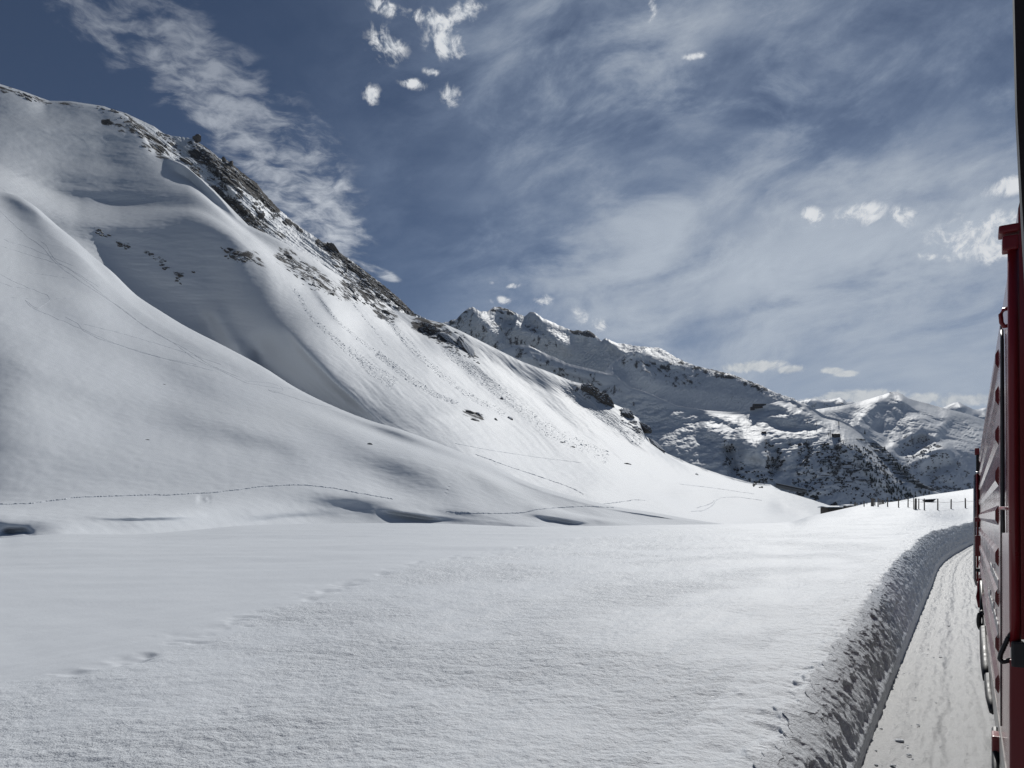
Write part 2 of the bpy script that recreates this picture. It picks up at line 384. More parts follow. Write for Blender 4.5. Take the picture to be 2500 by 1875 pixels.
def polydist(px, py, poly):
    "distance, signed side (+ = to the right of the travel direction as seen in the picture), and position 0..1 along a polyline"
    best = np.full(px.shape, 1e9); side = np.zeros(px.shape); pos = np.zeros(px.shape)
    P = np.array(poly, float); seg = np.hypot(*(P[1:]-P[:-1]).T); L = seg.sum(); acc = 0
    for i in range(len(P)-1):
        ax, ay = P[i]; dx, dy = P[i+1]-P[i]; l2 = dx*dx+dy*dy
        t = np.clip(((px-ax)*dx+(py-ay)*dy)/l2, 0, 1)
        ex = px-ax-t*dx; ey = py-ay-t*dy; dd = np.hypot(ex, ey)
        c = dx*ey-dy*ex
        k = dd < best
        best = np.where(k, dd, best); side = np.where(k, np.sign(c), side); pos = np.where(k, (acc+t*seg[i])/L, pos)
        acc += seg[i]
    return best, side, pos

def stroke_field(px, py, strokes):
    "sum of strokes: (polyline, width on the right, width on the left, amplitude[, taper])"
    out = np.zeros(px.shape)
    for s in strokes:
        poly, wr, wl, amp = s[:4]; tp = s[4] if len(s) > 4 else 0.25
        P = np.array(poly, float); mrg = 3*max(wr, wl)
        k = (px > P[:, 0].min()-mrg) & (px < P[:, 0].max()+mrg) & (py > P[:, 1].min()-mrg) & (py < P[:, 1].max()+mrg)
        if not k.any(): continue
        d, sd, pos = polydist(px[k], py[k], poly)
        w = np.where(sd > 0, wr, wl)
        e = smooth(0, tp, pos)*smooth(0, tp, 1-pos) if tp > 0 else 1.0
        # beyond the ends the distance itself fades the stroke
        out[k] += amp*np.exp(-(d/w)**2)*np.maximum(e, 0.0)
    return out
def mask_field(px, py, strokes):
    out = np.zeros(px.shape)
    for poly, w, v in strokes:
        P = np.array(poly, float); mrg = 3*w
        k = (px > P[:, 0].min()-mrg) & (px < P[:, 0].max()+mrg) & (py > P[:, 1].min()-mrg) & (py < P[:, 1].max()+mrg)
        if not k.any(): continue
        d, _, _ = polydist(px[k], py[k], poly)
        out[k] = np.maximum(out[k], v*np.exp(-(d/w)**4))
    return out
def in_poly(px, py, poly):
    c = np.zeros(px.shape, bool); n = len(poly)
    for i in range(n):
        x1, y1 = poly[i]; x2, y2 = poly[(i+1) % n]
        if y1 == y2: continue
        k = ((y1 > py) != (y2 > py)) & (px < (x2-x1)*(py-y1)/(y2-y1)+x1); c ^= k
    return c

class Sheet:
    """A hillside lofted through surveyed lines. Every line is a list of (column, row, distance) sightings taken from the photograph;
    they become points of the terrain at their real distance, size and height."""
    def __init__(s, name, rows, x0, x1, nx, sub, strokes=(), rocks=(), disp=None, back=(0.02, 0.07, 0.35), backdrop=0.6, m=None, lin_top=True):
        xq = np.linspace(x0, x1, nx)
        ys = []; Ls = []
        for i, row in enumerate(rows):
            a = np.array(row, float)
            last = i == len(rows)-1
            ys.append(np.interp(xq, a[:, 0], a[:, 1]) if (last and lin_top) else pchip(a[:, 0], a[:, 1], xq))
            Ls.append(pchip(a[:, 0], np.log(a[:, 2]), xq))
        y = catmull(np.array(ys), sub); L = catmull(np.array(Ls), sub)
        x = np.broadcast_to(xq, y.shape).copy()
        if strokes: L = L-stroke_field(x, y, strokes)
        Y = np.exp(L); dz = 0
        if disp is not None:
            dL, dz = disp(x, y, (x-CX)/F*Y, Y); Y = Y*np.exp(dL)
        X = (x-CX)/F*Y; Z = EYE+(CY-y)/F*Y+dz
        s.n_front = y.shape[0]
        rk = mask_field(x, y, rocks) if rocks else np.zeros(y.shape)
        tx, ty, tz = X[-1], Y[-1], Z[-1]
        Xs = [X]; Ysl = [Y]; Zs = [Z]; Rk = [rk]
        for b in back:
            yb = ty*(1+b); Xs.append((tx/ty*yb)[None]); Ysl.append(yb[None]); Zs.append((tz-backdrop*b*ty*min(1.0, b/0.05))[None]); Rk.append(rk[-1:])
        X, Y, Z = np.concatenate(Xs), np.concatenate(Ysl), np.concatenate(Zs)
        s.P = np.stack([X, Y, Z], -1); s.rk = np.concatenate(Rk)
        me = grid_mesh(name, s.P, m, {'rock': s.rk})
        s.o = tag(obj(name, me), kind='structure')
        s.px = CX+F*X/Y; s.py = CY-F*(Z-EYE)/Y
        du = np.gradient(s.P, axis=1); dv = np.gradient(s.P, axis=0)
        n = np.cross(du, dv); s.N = n/np.maximum(1e-9, np.linalg.norm(n, axis=-1, keepdims=True))
        s.N = np.where(s.N[..., 2:3] < 0, -s.N, s.N)
    def at(s, x, y):
        "point of the terrain seen at a place of the photograph, with its normal"
        f = s.n_front
        d = (s.px[:f]-x)**2+(s.py[:f]-y)**2; i = np.unravel_index(np.argmin(d), d.shape)
        return Vector(s.P[i]), Vector(s.N[i])

def PT(x, y, Y): return Vector(((x-CX)/F*Y, Y, EYE+(CY-y)/F*Y))
# ------------------------------------------------------------------ the ground: track bed, snow bank, snow field
BASE = np.array([(-30,-18.95),(-10,-6.95),(7.37,3.47),(13.1,6.92),(24.8,14.0),(38.6,22.4),(55,33.4),(75,47.8),(100,68),(140,105),(200,165)], float)
CREST_OFF = 0.52
def base_X(Y): return pchip(BASE[:, 0], BASE[:, 1], Y)
# foot line of the bank sampled by arc length
_Yl = np.linspace(-12, 190, 8000); _Xl = base_X(_Yl)
_al = np.concatenate([[0], np.cumsum(np.hypot(np.diff(_Xl), np.diff(_Yl)))])
_al -= np.interp(0, _Yl, _al)
def foot(a):
    "point and left-hand normal of the foot line at arc length a"
    X = np.interp(a, _al, _Xl); Y = np.interp(a, _al, _Yl)
    e = 0.4; dx = np.interp(a+e, _al, _Xl)-np.interp(a-e, _al, _Xl); dy = np.interp(a+e, _al, _Yl)-np.interp(a-e, _al, _Yl)
    l = np.hypot(dx, dy); return X, Y, -dy/l, dx/l
GX = [-900, 0, 500, 1100, 1500, 1900, 2060, 2230, 2375, 2800]
GY = [0, 4, 6, 10, 15, 22, 39, 60, 75, 90, 112, 140, 170]
GZ = {
 -900: [.35,.4,.45,.55,.7,.85,1.0,1.0,1.0,1.0,1.0,1.0,1.0],
 0:    [.35,.4,.5,.65,.85,1.0,1.08,1.0,1.0,1.0,1.0,1.0,1.0],
 500:  [.35,.45,.55,.70,.90,1.0,1.12,1.2,1.22,1.25,1.25,1.25,1.2],
 1100: [.4,.5,.6,.75,.95,1.1,1.2,1.22,1.25,1.28,1.3,1.25,1.2],
 1500: [.4,.5,.6,.8,1.0,1.15,1.2,1.22,1.25,1.28,1.3,1.3,1.3],
 1900: [.4,.52,.62,.85,1.1,1.3,1.4,1.42,1.45,1.45,1.5,1.45,1.4],
 2060: [.4,.55,.64,.9,1.2,1.4,1.55,1.75,2.0,2.6,3.35,3.9,4.3],
 2230: [.4,.55,.66,.95,1.25,1.45,1.65,2.0,2.6,3.45,4.7,6.0,7.0],
 2375: [.4,.55,.66,.95,1.3,1.5,1.7,1.9,2.15,3.5,5.3,7.85,9.5],
 2800: [.4,.55,.66,.95,1.3,1.5,1.9,2.9,4.2,6.2,9,12.5,16]}
_gz = np.array([GZ[x] for x in GX], float)
EDGE = [(-900,1316,48),(0,1314,54),(59,1309,56),(158,1304,58),(316,1305,60),(452,1296,75),(588,1284,100),(723,1279,125),(1000,1277,145),(1125,1280,130),(1306,1286,95),
        (1400,1285,98),(1581,1282,108),(1860,1277.5,122),(1925,1274.5,122),(1979,1260,122),(2033,1248,124),(2087,1236,130),(2134,1226.5,146),(2168,1226,146),(2214,1219,150),(2252,1211,150),(2321,1201,146),(2375,1193,142),(2500,1170,142),(2800,1100,142)]
_ex = np.array(EDGE, float)
def ground_z(X, Y):
    X, Y = np.broadcast_arrays(np.asarray(X, float), np.asarray(Y, float))
    x = np.clip(CX+F*X/np.maximum(Y, 0.5), -900, 2800)
    yq = np.clip(Y, 0, 170)
    cols = np.array([pchip(GY, _gz[i], yq.ravel()).reshape(Y.shape) for i in range(len(GX))])
    i = np.clip(np.searchsorted(GX, x.ravel())-1, 0, len(GX)-2).reshape(x.shape); g = np.array(GX, float)
    t = (x-g[i])/(g[i+1]-g[i]); t = t*t*(3-2*t)
    z = np.take_along_axis(cols, i[None], 0)[0]*(1-t)+np.take_along_axis(cols, (i+1)[None], 0)[0]*t
    # bring the far brow to the surveyed skyline of the field
    Ye = pchip(_ex[:, 0], _ex[:, 2], x.ravel()).reshape(x.shape); ye = pchip(_ex[:, 0], _ex[:, 1], x.ravel()).reshape(x.shape)
    ze = EYE+(CY-ye)/F*Ye
    zt = np.array([pchip(GY, _gz[k], np.clip(Ye, 0, 170).ravel()).reshape(Y.shape) for k in range(len(GX))])
    zt = np.take_along_axis(zt, i[None], 0)[0]*(1-t)+np.take_along_axis(zt, (i+1)[None], 0)[0]*t
    z = z+(ze-zt)*smooth(0.35, 1.0, Y/Ye)
    over = np.maximum(0, Y-Ye)
    fall = 0.10+0.22*smooth(1900, 1300, x)
    z = z-fall*over*smooth(0, 14, over)-0.02*over**1.0
    return z
def swells(X, Y):
    "wind-packed relief of the open snow"
    d = np.hypot(X, Y)
    s = 0.24*fbm(X/26, Y/9, 4, 0.55, 3)*smooth(8, 30, d)+0.035*fbm(X/3.2+Y/14, Y/2.6, 4, 0.5, 5)*smooth(2, 8, d)
    # drifts combed along the bank
    s += 0.055*fbm((X*0.55+Y*0.84)/3.5, (X*0.84-Y*0.55)/0.8, 4, 0.55, 8)*smooth(24, 6, d)
    return s
def crust(X, Y, full=False):
    "ribbed wind crust that covers the near part of the field; it ends along a diagonal line"
    d = np.hypot(X, Y); x = CX+F*X/np.maximum(Y, 0.5); z0 = 1.1
    # far limit of the crust, surveyed on the ground (direction -> distance)
    lim = np.interp(x, [-900, 0, 240, 500, 760, 900, 1250, 1500, 1800, 2000, 2200], [7.0, 8.6, 9.2, 11.0, 15.0, 18.5, 30, 52, 85, 110, 140])
    lim = lim*(1+0.14*fbm(X/2.0, Y/2.0, 4, 0.6, 21)+0.0)
    k = smooth(1.03, 0.86, Y/lim)*(0.55+0.75*smooth(-0.25, 0.3, fbm(X/3.5, Y/3.5, 3, 0.55, 23)))
    n = fbm(X/0.55+0.4*Y, Y/0.30, 4, 0.6, 31)
    fine = fbm(X/0.10, Y/0.08, 3, 0.6, 36)
    amp = 0.026+0.020*smooth(5, 30, d)
    edge = np.exp(-((Y/lim-0.98)/0.05)**2)*np.maximum(0, fbm(X/1.1, Y/0.6, 3, 0.6, 44))*0.15
    return (k*(amp*n+0.006*fine)-edge, k) if full else k*(amp*n+0.006*fine)-edge

def build_field():
    nx, ny = 760, 620
    xq = np.concatenate([np.linspace(-900, -40, 60), np.linspace(-30, 2450, nx)])
    # rows evenly spaced in the picture's perspective near by, stretched towards the brow
    row = np.concatenate([np.linspace(2600, 1900, 30), np.linspace(1895, 1330, 360), np.linspace(1328, 1278, 110)])
    Yq = 1.75*F/(row-CY)*1.0
    Yq = np.unique(np.concatenate([Yq[Yq < 62], np.linspace(62, 200, 170)]))
    U = (xq-CX)/F
    Y = np.broadcast_to(Yq[:, None], (len(Yq), len(xq))).copy(); X = U[None, :]*Y
    cr, ck = crust(X, Y, True)
    Z = ground_z(X, Y)+swells(X, Y)*smooth(1.0, 0.8, Y/np.interp(CX+F*U, _ex[:, 0], _ex[:, 2])[None, :])+cr
    # to the right of the bank's crest the sheet drops away under the bank
    Xb = base_X(Y)-(CREST_OFF+0.42)*1.18
    s = (X-Xb)*0.85
    Z = np.where(s > 0, np.minimum(Z, Z-smooth(0, 0.25, s)*(Z+0.4)), Z)
    # shallow scoops in the brow of the knoll
    return tag(obj('snow_field', grid_mesh('snow_field', np.stack([X, Y, Z], -1), M['snow_field'], {'grain': 0.12+0.88*ck})), kind='structure')
build_field()

def bank_crest_z(X, Y): return ground_z(X, Y)
def build_bank():
    # along: dense near the camera
    a = [3.0]
    while a[-1] < 150: a.append(a[-1]+max(0.012, 0.0030*a[-1]*1.0))
    a = np.array(a); q = np.concatenate([np.linspace(-1, 0, 40), np.linspace(0, 1, 110)[1:], [1.08, 1.2]])
    fx, fy, nx_, ny_ = foot(a)
    A, Q = np.meshgrid(a, q, indexing='ij')
    FX, FY, NX, NY = [np.broadcast_to(v[:, None], A.shape) for v in (fx, fy, nx_, ny_)]
    cx, cy = FX+NX*CREST_OFF, FY+NY*CREST_OFF
    H = ground_z(cx, cy)
    t = np.clip(Q, 0, 1)
    # top: from 0.9 m out on the field to the crest, then the rounded shoulder and the face down to the foot
    off = np.where(Q < 0, CREST_OFF-Q*0.9, CREST_OFF*(1-t**1.10))
    z_top = ground_z(FX+NX*off, FY+NY*off)+swells(FX+NX*off, FY+NY*off)+crust(FX+NX*off, FY+NY*off)
    face = H*(1-0.82*t**2.3-0.18*t)
    lip = smooth(0.86, 0.91, t)
    Z = np.where(Q < 0, z_top+0.012*smooth(-1, -0.6, Q)-0.006, face+swells(cx, cy)*(1-t))
    off = off-0.05*lip*(1-t)/0.14                       # smooth ploughed lip at the foot
    X = FX+NX*off; Y = FY+NY*off
    # torn face left by the rotary blower
    S = A; T = t*H+np.minimum(Q, 0)*0.9
    lean = S+0.45*T
    big = fbm(lean/0.62, T/0.55, 3, 0.5, 51)
    blk = np.abs(fbm(S/0.34+0.8*T, T/0.30, 2, 0.5, 52))
    med = np.abs(fbm(lean/0.16, T/0.17, 3, 0.5, 53))
    fine = fbm(lean/0.045, T/0.050, 4, 0.6, 57)
    far = fbm(S/0.9, T/0.35, 3, 0.6, 58)*smooth(25, 60, A)
    lay = 0.35*np.sin((T+0.12*fbm(S/1.3, T/0.5, 2, 0.5, 61))*26)*np.exp(-((t-0.55)/0.3)**2)
    rough = smooth(-0.42, 0.12, Q+0.34*fbm(S/0.8, S*0+3.3, 4, 0.65, 60))*(1-0.90*smooth(0.85+0.05*fbm(S/0.7, S*0+1, 3, 0.6, 63), 0.93, t))*smooth(170, 90, A)
    d = rough*(0.10*big+0.15*blk+0.10*med-0.06+0.020*fine+0.10*far+0.015*lay)
    X = X-NX*d*-0.9; Y = Y+NY*d*0.9; Z = Z+d*0.55*(1-0.6*t)
    Z = np.where(Q > 1.0, -0.03, Z); X = np.where(Q > 1.0, FX-NX*(Q-1)*0.6, X); Y = np.where(Q > 1.0, FY-NY*(Q-1)*0.6, Y)
    return tag(obj('snow_bank', grid_mesh('snow_bank', np.stack([X, Y, Z], -1), M['snow_bank'])), kind='structure')
build_bank()

def build_path():
    a = [1.0]
    while a[-1] < 170: a.append(a[-1]+max(0.02, 0.006*a[-1]))
    a = np.array(a); n = np.concatenate([np.linspace(-0.25, 3.0, 150), np.linspace(3.1, 6, 12), np.linspace(6.5, 60, 24)])
    fx, fy, nx_, ny_ = foot(a); A, N = np.meshgrid(a, n, indexing='ij')
    X = fx[:, None]-nx_[:, None]*N; Y = fy[:, None]-ny_[:, None]*N
    Z = 0.018*fbm(A/1.6, N/0.10, 3, 0.5, 70)*smooth(0.05, 0.4, N)+0.020*fbm(A/0.22, N/0.16, 4, 0.6, 72)+0.008*fbm(A/0.06, N/0.05, 3, 0.6, 75)
    Z -= 0.02*np.exp(-((N-0.75)/0.12)**2)+0.015*np.exp(-((N-0.35)/0.1)**2)
    Z += 1.6*smooth(4.2, 6.5, N)+0.06*np.maximum(0, N-6.5)+0.2*fbm(X/6, Y/6, 3, 0.5, 77)*smooth(5, 9, N)
    Z = np.where(A > 60, Z+smooth(60, 90, A)*0.12, Z)
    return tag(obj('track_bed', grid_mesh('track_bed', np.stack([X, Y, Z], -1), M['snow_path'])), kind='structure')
build_path()

# ------------------------------------------------------------------ hillsides
def disp_hill(x, y, X, Y):
    w = 0.0045*fbm(x/170+y/300, y/60-x/400, 4, 0.5, 101)+0.0005*fbm(x/26, y/12, 4, 0.55, 103)
    z = 0.10*fbm(X/3.0, Y/3.0, 3, 0.55, 107)
    return w, z
HILL_TOP = [(-700,60,640),(-500,170,600),(-200,345,570),(0,464,540),(50,482,523),(85,503,511),(113,527,502),(145,555,492),(181,584,482),(226,625,466),(271,661,452),(335,722,432),(393,760,418),(452,796,406),(542,842,390),(646,898,372),(720,945,356),(800,985,342),(908,1028,326),(974,1047,316),(1060,1078,305),(1118,1101,297),(1201,1135,287),(1290,1178,276),(1400,1212,267),(1500,1236,261),(1600,1252,257),(1750,1277,251),(1900,1292,245)]
def below(row, dy, fy): return [(x, y+dy, Y*fy) for x, y, Y in row]
hill = Sheet('snow_hill', [
    [(-700,1420,80),(0,1380,80),(300,1365,95),(600,1340,125),(900,1325,165),(1400,1320,180),(1900,1330,190)],
    [(-700,1330,105),(0,1312,108),(130,1306,105),(220,1308,110),(300,1312,116),(450,1304,132),(600,1302,150),(900,1290,187),(1250,1298,200),(1400,1298,205),(1900,1318,220)],
    [(-700,1275,110),(0,1262,114),(300,1256,128),(600,1240,165),(900,1243,200),(1150,1266,207),(1400,1293,206),(1900,1311,216)],
    [(-700,1215,150),(0,1228,150),(200,1212,160),(400,1205,172),(700,1188,195),(860,1195,208),(1000,1222,212),(1160,1246,213),(1400,1284,216),(1900,1308,222)],
    [(-700,960,215),(0,1010,206),(300,1040,229),(600,1080,242),(800,1118,240),(1000,1160,236),(1250,1225,231),(1500,1275,228),(1900,1305,228)],
    [(-700,420,310),(0,740,298),(200,838,294),(400,920,299),(600,985,290),(800,1042,282),(1000,1105,262),(1150,1155,254),(1400,1250,240),(1600,1276,238),(1900,1300,236)],
    [(-700,95,576),(0,505,486),(181,612,436),(335,752,390),(542,874,352),(720,976,324),(908,1052,304),(1118,1122,277),(1290,1194,262),(1500,1247,252),(1900,1295,241)],
    below(HILL_TOP, 8, 0.968),
    HILL_TOP], -700, 1900, 700, [14, 50, 40, 90, 100, 70, 18, 14],
    strokes=[
      ([(-160,1280),(10,1276),(70,1286),(95,1304)], 28, 28, 0.014, 0.4), ([(0,1300),(60,1298),(90,1308)], 8, 8, -0.02, 0.3),    # snowed boulder bank at the stream, left
      ([(105,1270),(160,1288),(300,1296),(440,1292)], 38, 22, -0.007, 0.5),  # scoured hollow behind it
      ([(120,1254),(240,1262),(330,1262),(520,1258)], 7, 16, 0.016, 0.4),
      ([(915,1246),(1000,1262),(1080,1274),(1180,1284)], 16, 10, -0.011, 0.5), ([(915,1240),(1000,1252),(1090,1267)], 5, 12, 0.016, 0.4),
      ([(1290,1256),(1380,1272),(1480,1288),(1560,1294)], 28, 18, -0.015, 0.5), ([(1270,1250),(1360,1262),(1460,1280)], 7, 18, 0.022, 0.4),
      ([(540,1284),(700,1268),(860,1262)], 16, 14, -0.014, 0.4),
      ([(-60,610),(180,745),(430,885),(680,1000)], 44, 30, 0.012, 0.35), ([(-40,740),(200,850),(430,950),(640,1040)], 40, 44, -0.010, 0.35), ([(-80,840),(140,930),(380,1010)], 50, 40, 0.010, 0.4), ([(360,760),(520,850),(700,955),(860,1035)], 20, 26, 0.010, 0.35), ([(420,1100),(600,1130),(800,1160),(960,1205)], 30, 36, 0.014, 0.4),
      ([(340,1010),(560,1050),(800,1110),(960,1170)], 60, 40, 0.012),   # long soft rolls
      ([(500,1120),(700,1140),(900,1170),(1050,1230)], 30, 45, -0.012),
      ([(0,930),(200,990),(420,1040),(640,1120)], 60, 50, -0.010),
      ([(120,560),(260,690),(420,800),(600,895)], 40, 14, 0.006),
      ([(740,1035),(908,1101),(1003,1127),(1107,1167),(1210,1232)], 44, 30, 0.040, 0.35), ([(900,1030),(1010,1076),(1115,1116),(1198,1161),(1300,1215)], 32, 20, 0.032, 0.35),
      ([(380,985),(560,1040),(760,1110),(920,1190)], 52, 40, 0.024, 0.4), ([(620,1190),(800,1205),(960,1228),(1130,1255)], 30, 24, 0.022, 0.4),
      ([(1230,1170),(1340,1205),(1450,1240),(1560,1275)], 26, 20, 0.030, 0.35), ([(60,1120),(300,1130),(520,1150),(700,1170)], 34, 50, 0.014, 0.4), ([(-100,860),(160,900),(420,960),(700,1080)], 60, 70, 0.010, 0.4), ([(500,1085),(640,1095),(760,1130)], 26, 30, -0.014, 0.4),
      ([(478,1219),(518,1221)], 10, 10, -0.013, 0.3),                     # melt hole by the trail
      ([(498,1214),(510,1228)], 4, 5, 0.010, 0.3),
    ], disp=disp_hill, m=M['snow_hill'], back=(0.012, 0.05, 0.25), backdrop=0.5, lin_top=False)

SL_TOP = [(-700,-60,980),(-300,60,990),(0,205,1005),(60,224,1020),(120,246,1040),(172,247,1060),(253,259,1085),(307,280,1090),(345,320,1075),(384,371,1055),(452,403,1015),(520,462,1000),(606,550,985),(671,580,1010),(762,628,1060),(846,686,1090),(912,719,1110),(957,755,1120),(1000,770,1125),(1082,789,1120),(1125,808,1105),(1198,845,1080),(1270,881,1040),(1335,906,1000),(1397,931,965),(1422,937,950),(1498,986,900),(1523,997,890),(1560,1022,850),(1577,1065,825),(1624,1105,780),(1689,1134,730),(1762,1159,680),(1834,1179,640),(1881,1183,610),(1942,1217,570),(2015,1239,540),(2037,1243,520),(2120,1262,500),(2200,1290,480)]
def disp_slope(x, y, X, Y):
    calm = smooth(520, 800, x)
    w = 0.006*fbm(X/90, Y/90, 3, 0.5, 201)*calm+(1-calm)*(0.0028*fbm(x/130+y/200, y/26, 4, 0.5, 202)+0.0007*fbm(x/30, y/7, 3, 0.5, 204))
    # flutes running down the fall line (towards the lower right)
    p = (x*0.66-y*0.75)/13+0.9*fbm(x/110, y/90, 3, 0.5, 206); q = (x*0.75+y*0.66)/120
    fl = fbm(p, q, 4, 0.55, 205)
    on = smooth(900, 1250, x+y*0.25)*smooth(2100, 1700, x)*smooth(1240, 1120, y)
    w = w+on*0.0056*fl+0.0016*fbm(X/22, Y/60, 4, 0.5, 209)*calm
    z = 0.25*fbm(X/6, Y/6, 3, 0.55, 207)
    # sluff trails: rubble of small snow balls
    m = mask_field(x, y, SLUFF)
    w = w+m*0.0050*fbm(x/2.6, y/2.6, 3, 0.7, 211)
    return w, z
SLUFF = [([(718,705),(760,770),(840,850),(920,915)], 8, 1), ([(870,860),(930,910),(960,930)], 16, 1.0), ([(775,720),(830,790),(930,870),(1000,925)], 6, .8), ([(930,870),(1000,925),(1060,965),(1115,985)], 11, 1),
         ([(945,780),(1000,850),(1080,920),(1150,970),(1230,1010)], 7, 1), ([(1090,850),(1170,920),(1260,990),(1340,1050),(1480,1120)], 22, .9), ([(1390,960),(1480,1020),(1560,1070)], 20, .8), ([(835,705),(900,770),(940,840)], 5, .6)]
slope = Sheet('mountain_slope', [
    [(-700,1300,420),(0,760,560),(300,880,590),(500,980,540),(700,1060,440),(900,1140,380),(1100,1230,310),(1300,1310,250),(1500,1312,255),(1700,1315,262),(1900,1318,270),(2200,1335,300)],
    [(-700,100,600),(0,520,650),(150,610,682),(300,700,718),(500,826,690),(700,938,570),(800,995,525),(900,1040,482),(970,1068,430),(1100,1118,365),(1300,1215,300),(1500,1252,298),(1700,1270,305),(1900,1278,335),(2200,1320,360)],
    [(-700,85,650),(0,485,700),(150,575,722),(300,620,757),(500,690,745),(600,745,695),(700,800,632),(800,855,585),(900,915,572),(1100,1010,540),(1300,1110,495),(1500,1175,460),(1700,1222,440),(1900,1250,430),(2200,1305,420)],
    [(-700,70,695),(0,450,745),(150,525,760),(200,540,768),(300,548,786),(457,540,815),(560,572,800),(640,632,788),(700,690,770),(800,745,790),(900,810,815),(1100,900,820),(1300,1000,760),(1500,1085,690),(1700,1172,590),(1900,1215,520),(2200,1298,450)],
    [(-700,40,765),(0,415,810),(150,485,850),(200,497,862),(300,500,888),(457,503,885),(606,583,850),(700,655,862),(800,705,910),(900,770,935),(1000,830,955),(1100,865,932),(1300,965,860),(1500,1052,765),(1700,1160,640),(1900,1205,545),(2200,1296,460)],
    [(-700,10,800),(0,382,845),(150,445,882),(200,455,893),(300,462,916),(457,470,930),(606,574,900),(700,640,922),(800,686,970),(900,753,1000),(1000,815,1010),(1100,850,992),(1300,948,910),(1500,1036,800),(1700,1155,667),(1900,1200,558),(2200,1294,465)],
    [(-700,-20,880),(0,285,925),(200,345,975),(300,372,998),(452,430,1005),(520,492,975),(606,566,948),(700,625,978),(800,670,1020),(900,738,1050),(1000,800,1060),(1100,836,1040),(1300,932,955),(1500,1022,830),(1700,1150,690),(1900,1196,570),(2200,1293,468)],
    below(SL_TOP, 5, 0.985),
    SL_TOP], -700, 2200, 1000, [16, 80, 90, 60, 36, 50, 70, 24],
    strokes=[
      # basin under the skyline: three soft shelves
      ([(-200,286),(40,280),(160,270),(300,300)], 22, 20, -0.0050, 0.4), ([(-200,325),(60,312),(200,308),(330,330),(420,400)], 20, 24, 0.0040, 0.4),
      ([(60,395),(150,388),(230,384),(330,398)], 20, 26, -0.0050, 0.45), ([(-100,430),(120,424),(280,428),(440,446)], 20, 26, 0.0030, 0.45), ([(250,340),(340,390),(420,440)], 40, 30, 0.004, 0.4),
      ([(600,560),(660,600),(715,640),(770,700),(815,765),(860,830)], 11, 60, 0.024, 0.3),   # bright rib
      ([(715,648),(750,692),(800,715),(860,740),(905,752)], 26, 15, -0.020, 0.35),           # hollow under the cornice
      ([(480,735),(525,765),(555,820),(590,890)], 18, 26, 0.022, 0.35), ([(560,800),(590,860),(620,910)], 14, 24, 0.008, 0.4),
      ([(630,800),(650,880),(720,955),(820,1010),(900,1040)], 34, 40, -0.040, 0.22),  # shaded runnel
      ([(690,785),(740,850),(810,925),(890,995),(950,1045)], 11, 34, 0.036, 0.22),
      ([(880,735),(930,760),(965,800)], 12, 30, -0.012, 0.35), ([(905,725),(955,768),(1000,840),(1080,940)], 12, 24, 0.009, 0.35),
      ([(1000,790),(1060,830),(1120,860)], 26, 16, -0.008, 0.35),
      ([(1120,840),(1200,930),(1300,1020),(1420,1110),(1540,1160)], 30, 20, 0.012), ([(1040,815),(1130,900),(1240,1000),(1340,1070)], 22, 20, -0.011),
      ([(1090,812),(1180,880),(1290,980),(1400,1060)], 12, 14, 0.007), ([(1180,850),(1290,950),(1390,1040),(1500,1110)], 12, 14, -0.007),
      ([(1350,930),(1420,1000),(1500,1070),(1580,1130)], 22, 26, -0.013), ([(1290,895),(1360,965),(1460,1060),(1580,1140)], 14, 20, 0.010),
      ([(1480,1010),(1550,1070),(1640,1130),(1740,1180)], 12, 16, 0.008),
      ([(1150,1130),(1300,1160),(1450,1205),(1560,1245)], 28, 34, 0.036, 0.35), ([(1330,1140),(1480,1170),(1620,1215),(1720,1250)], 24, 30, 0.032, 0.35), ([(1560,1165),(1680,1195),(1800,1235)], 20, 26, 0.034, 0.35), ([(1020,1085),(1150,1100),(1300,1130)], 18, 26, 0.018, 0.4),
      ([(1000,1018),(1120,1008),(1180,1020),(1240,1045)], 16, 24, 0.012), ([(980,1050),(1080,1060),(1160,1075)], 14, 20, -0.006),
      ([(1380,1190),(1500,1185),(1600,1200),(1700,1240)], 26, 34, 0.030, 0.4),
      ([(1870,1225),(1920,1250),(1990,1272)], 24, 14, -0.026, 0.4),           # stream cut at the far right
      ([(1700,1215),(1800,1240),(1900,1262),(1960,1278)], 14, 26, 0.014, 0.4),
    ],
    rocks=[([(260,300),(330,310),(400,385)], 16, .55), ([(0,215),(60,235),(200,262)], 9, .5), ([(590,660),(660,640)], 5, .2),
           ([(560,610),(620,625),(640,650)], 14, .55), ([(690,625),(720,640),(790,690),(850,715)], 24, .62), ([(850,690),(900,720),(930,745)], 20, .72),
           ([(925,760),(960,775)], 18, .6), ([(1025,790),(1080,815)], 24, .8), ([(1410,940),(1440,965)], 20, .6), ([(1140,1010),(1170,1022)], 14, .5),
           ([(235,560),(270,580),(310,600)], 10, .45), ([(360,615),(400,640),(440,670)], 12, .42)],
    disp=disp_slope, m=M['snow_slope'], back=(0.008, 0.03, 0.12), backdrop=0.55)

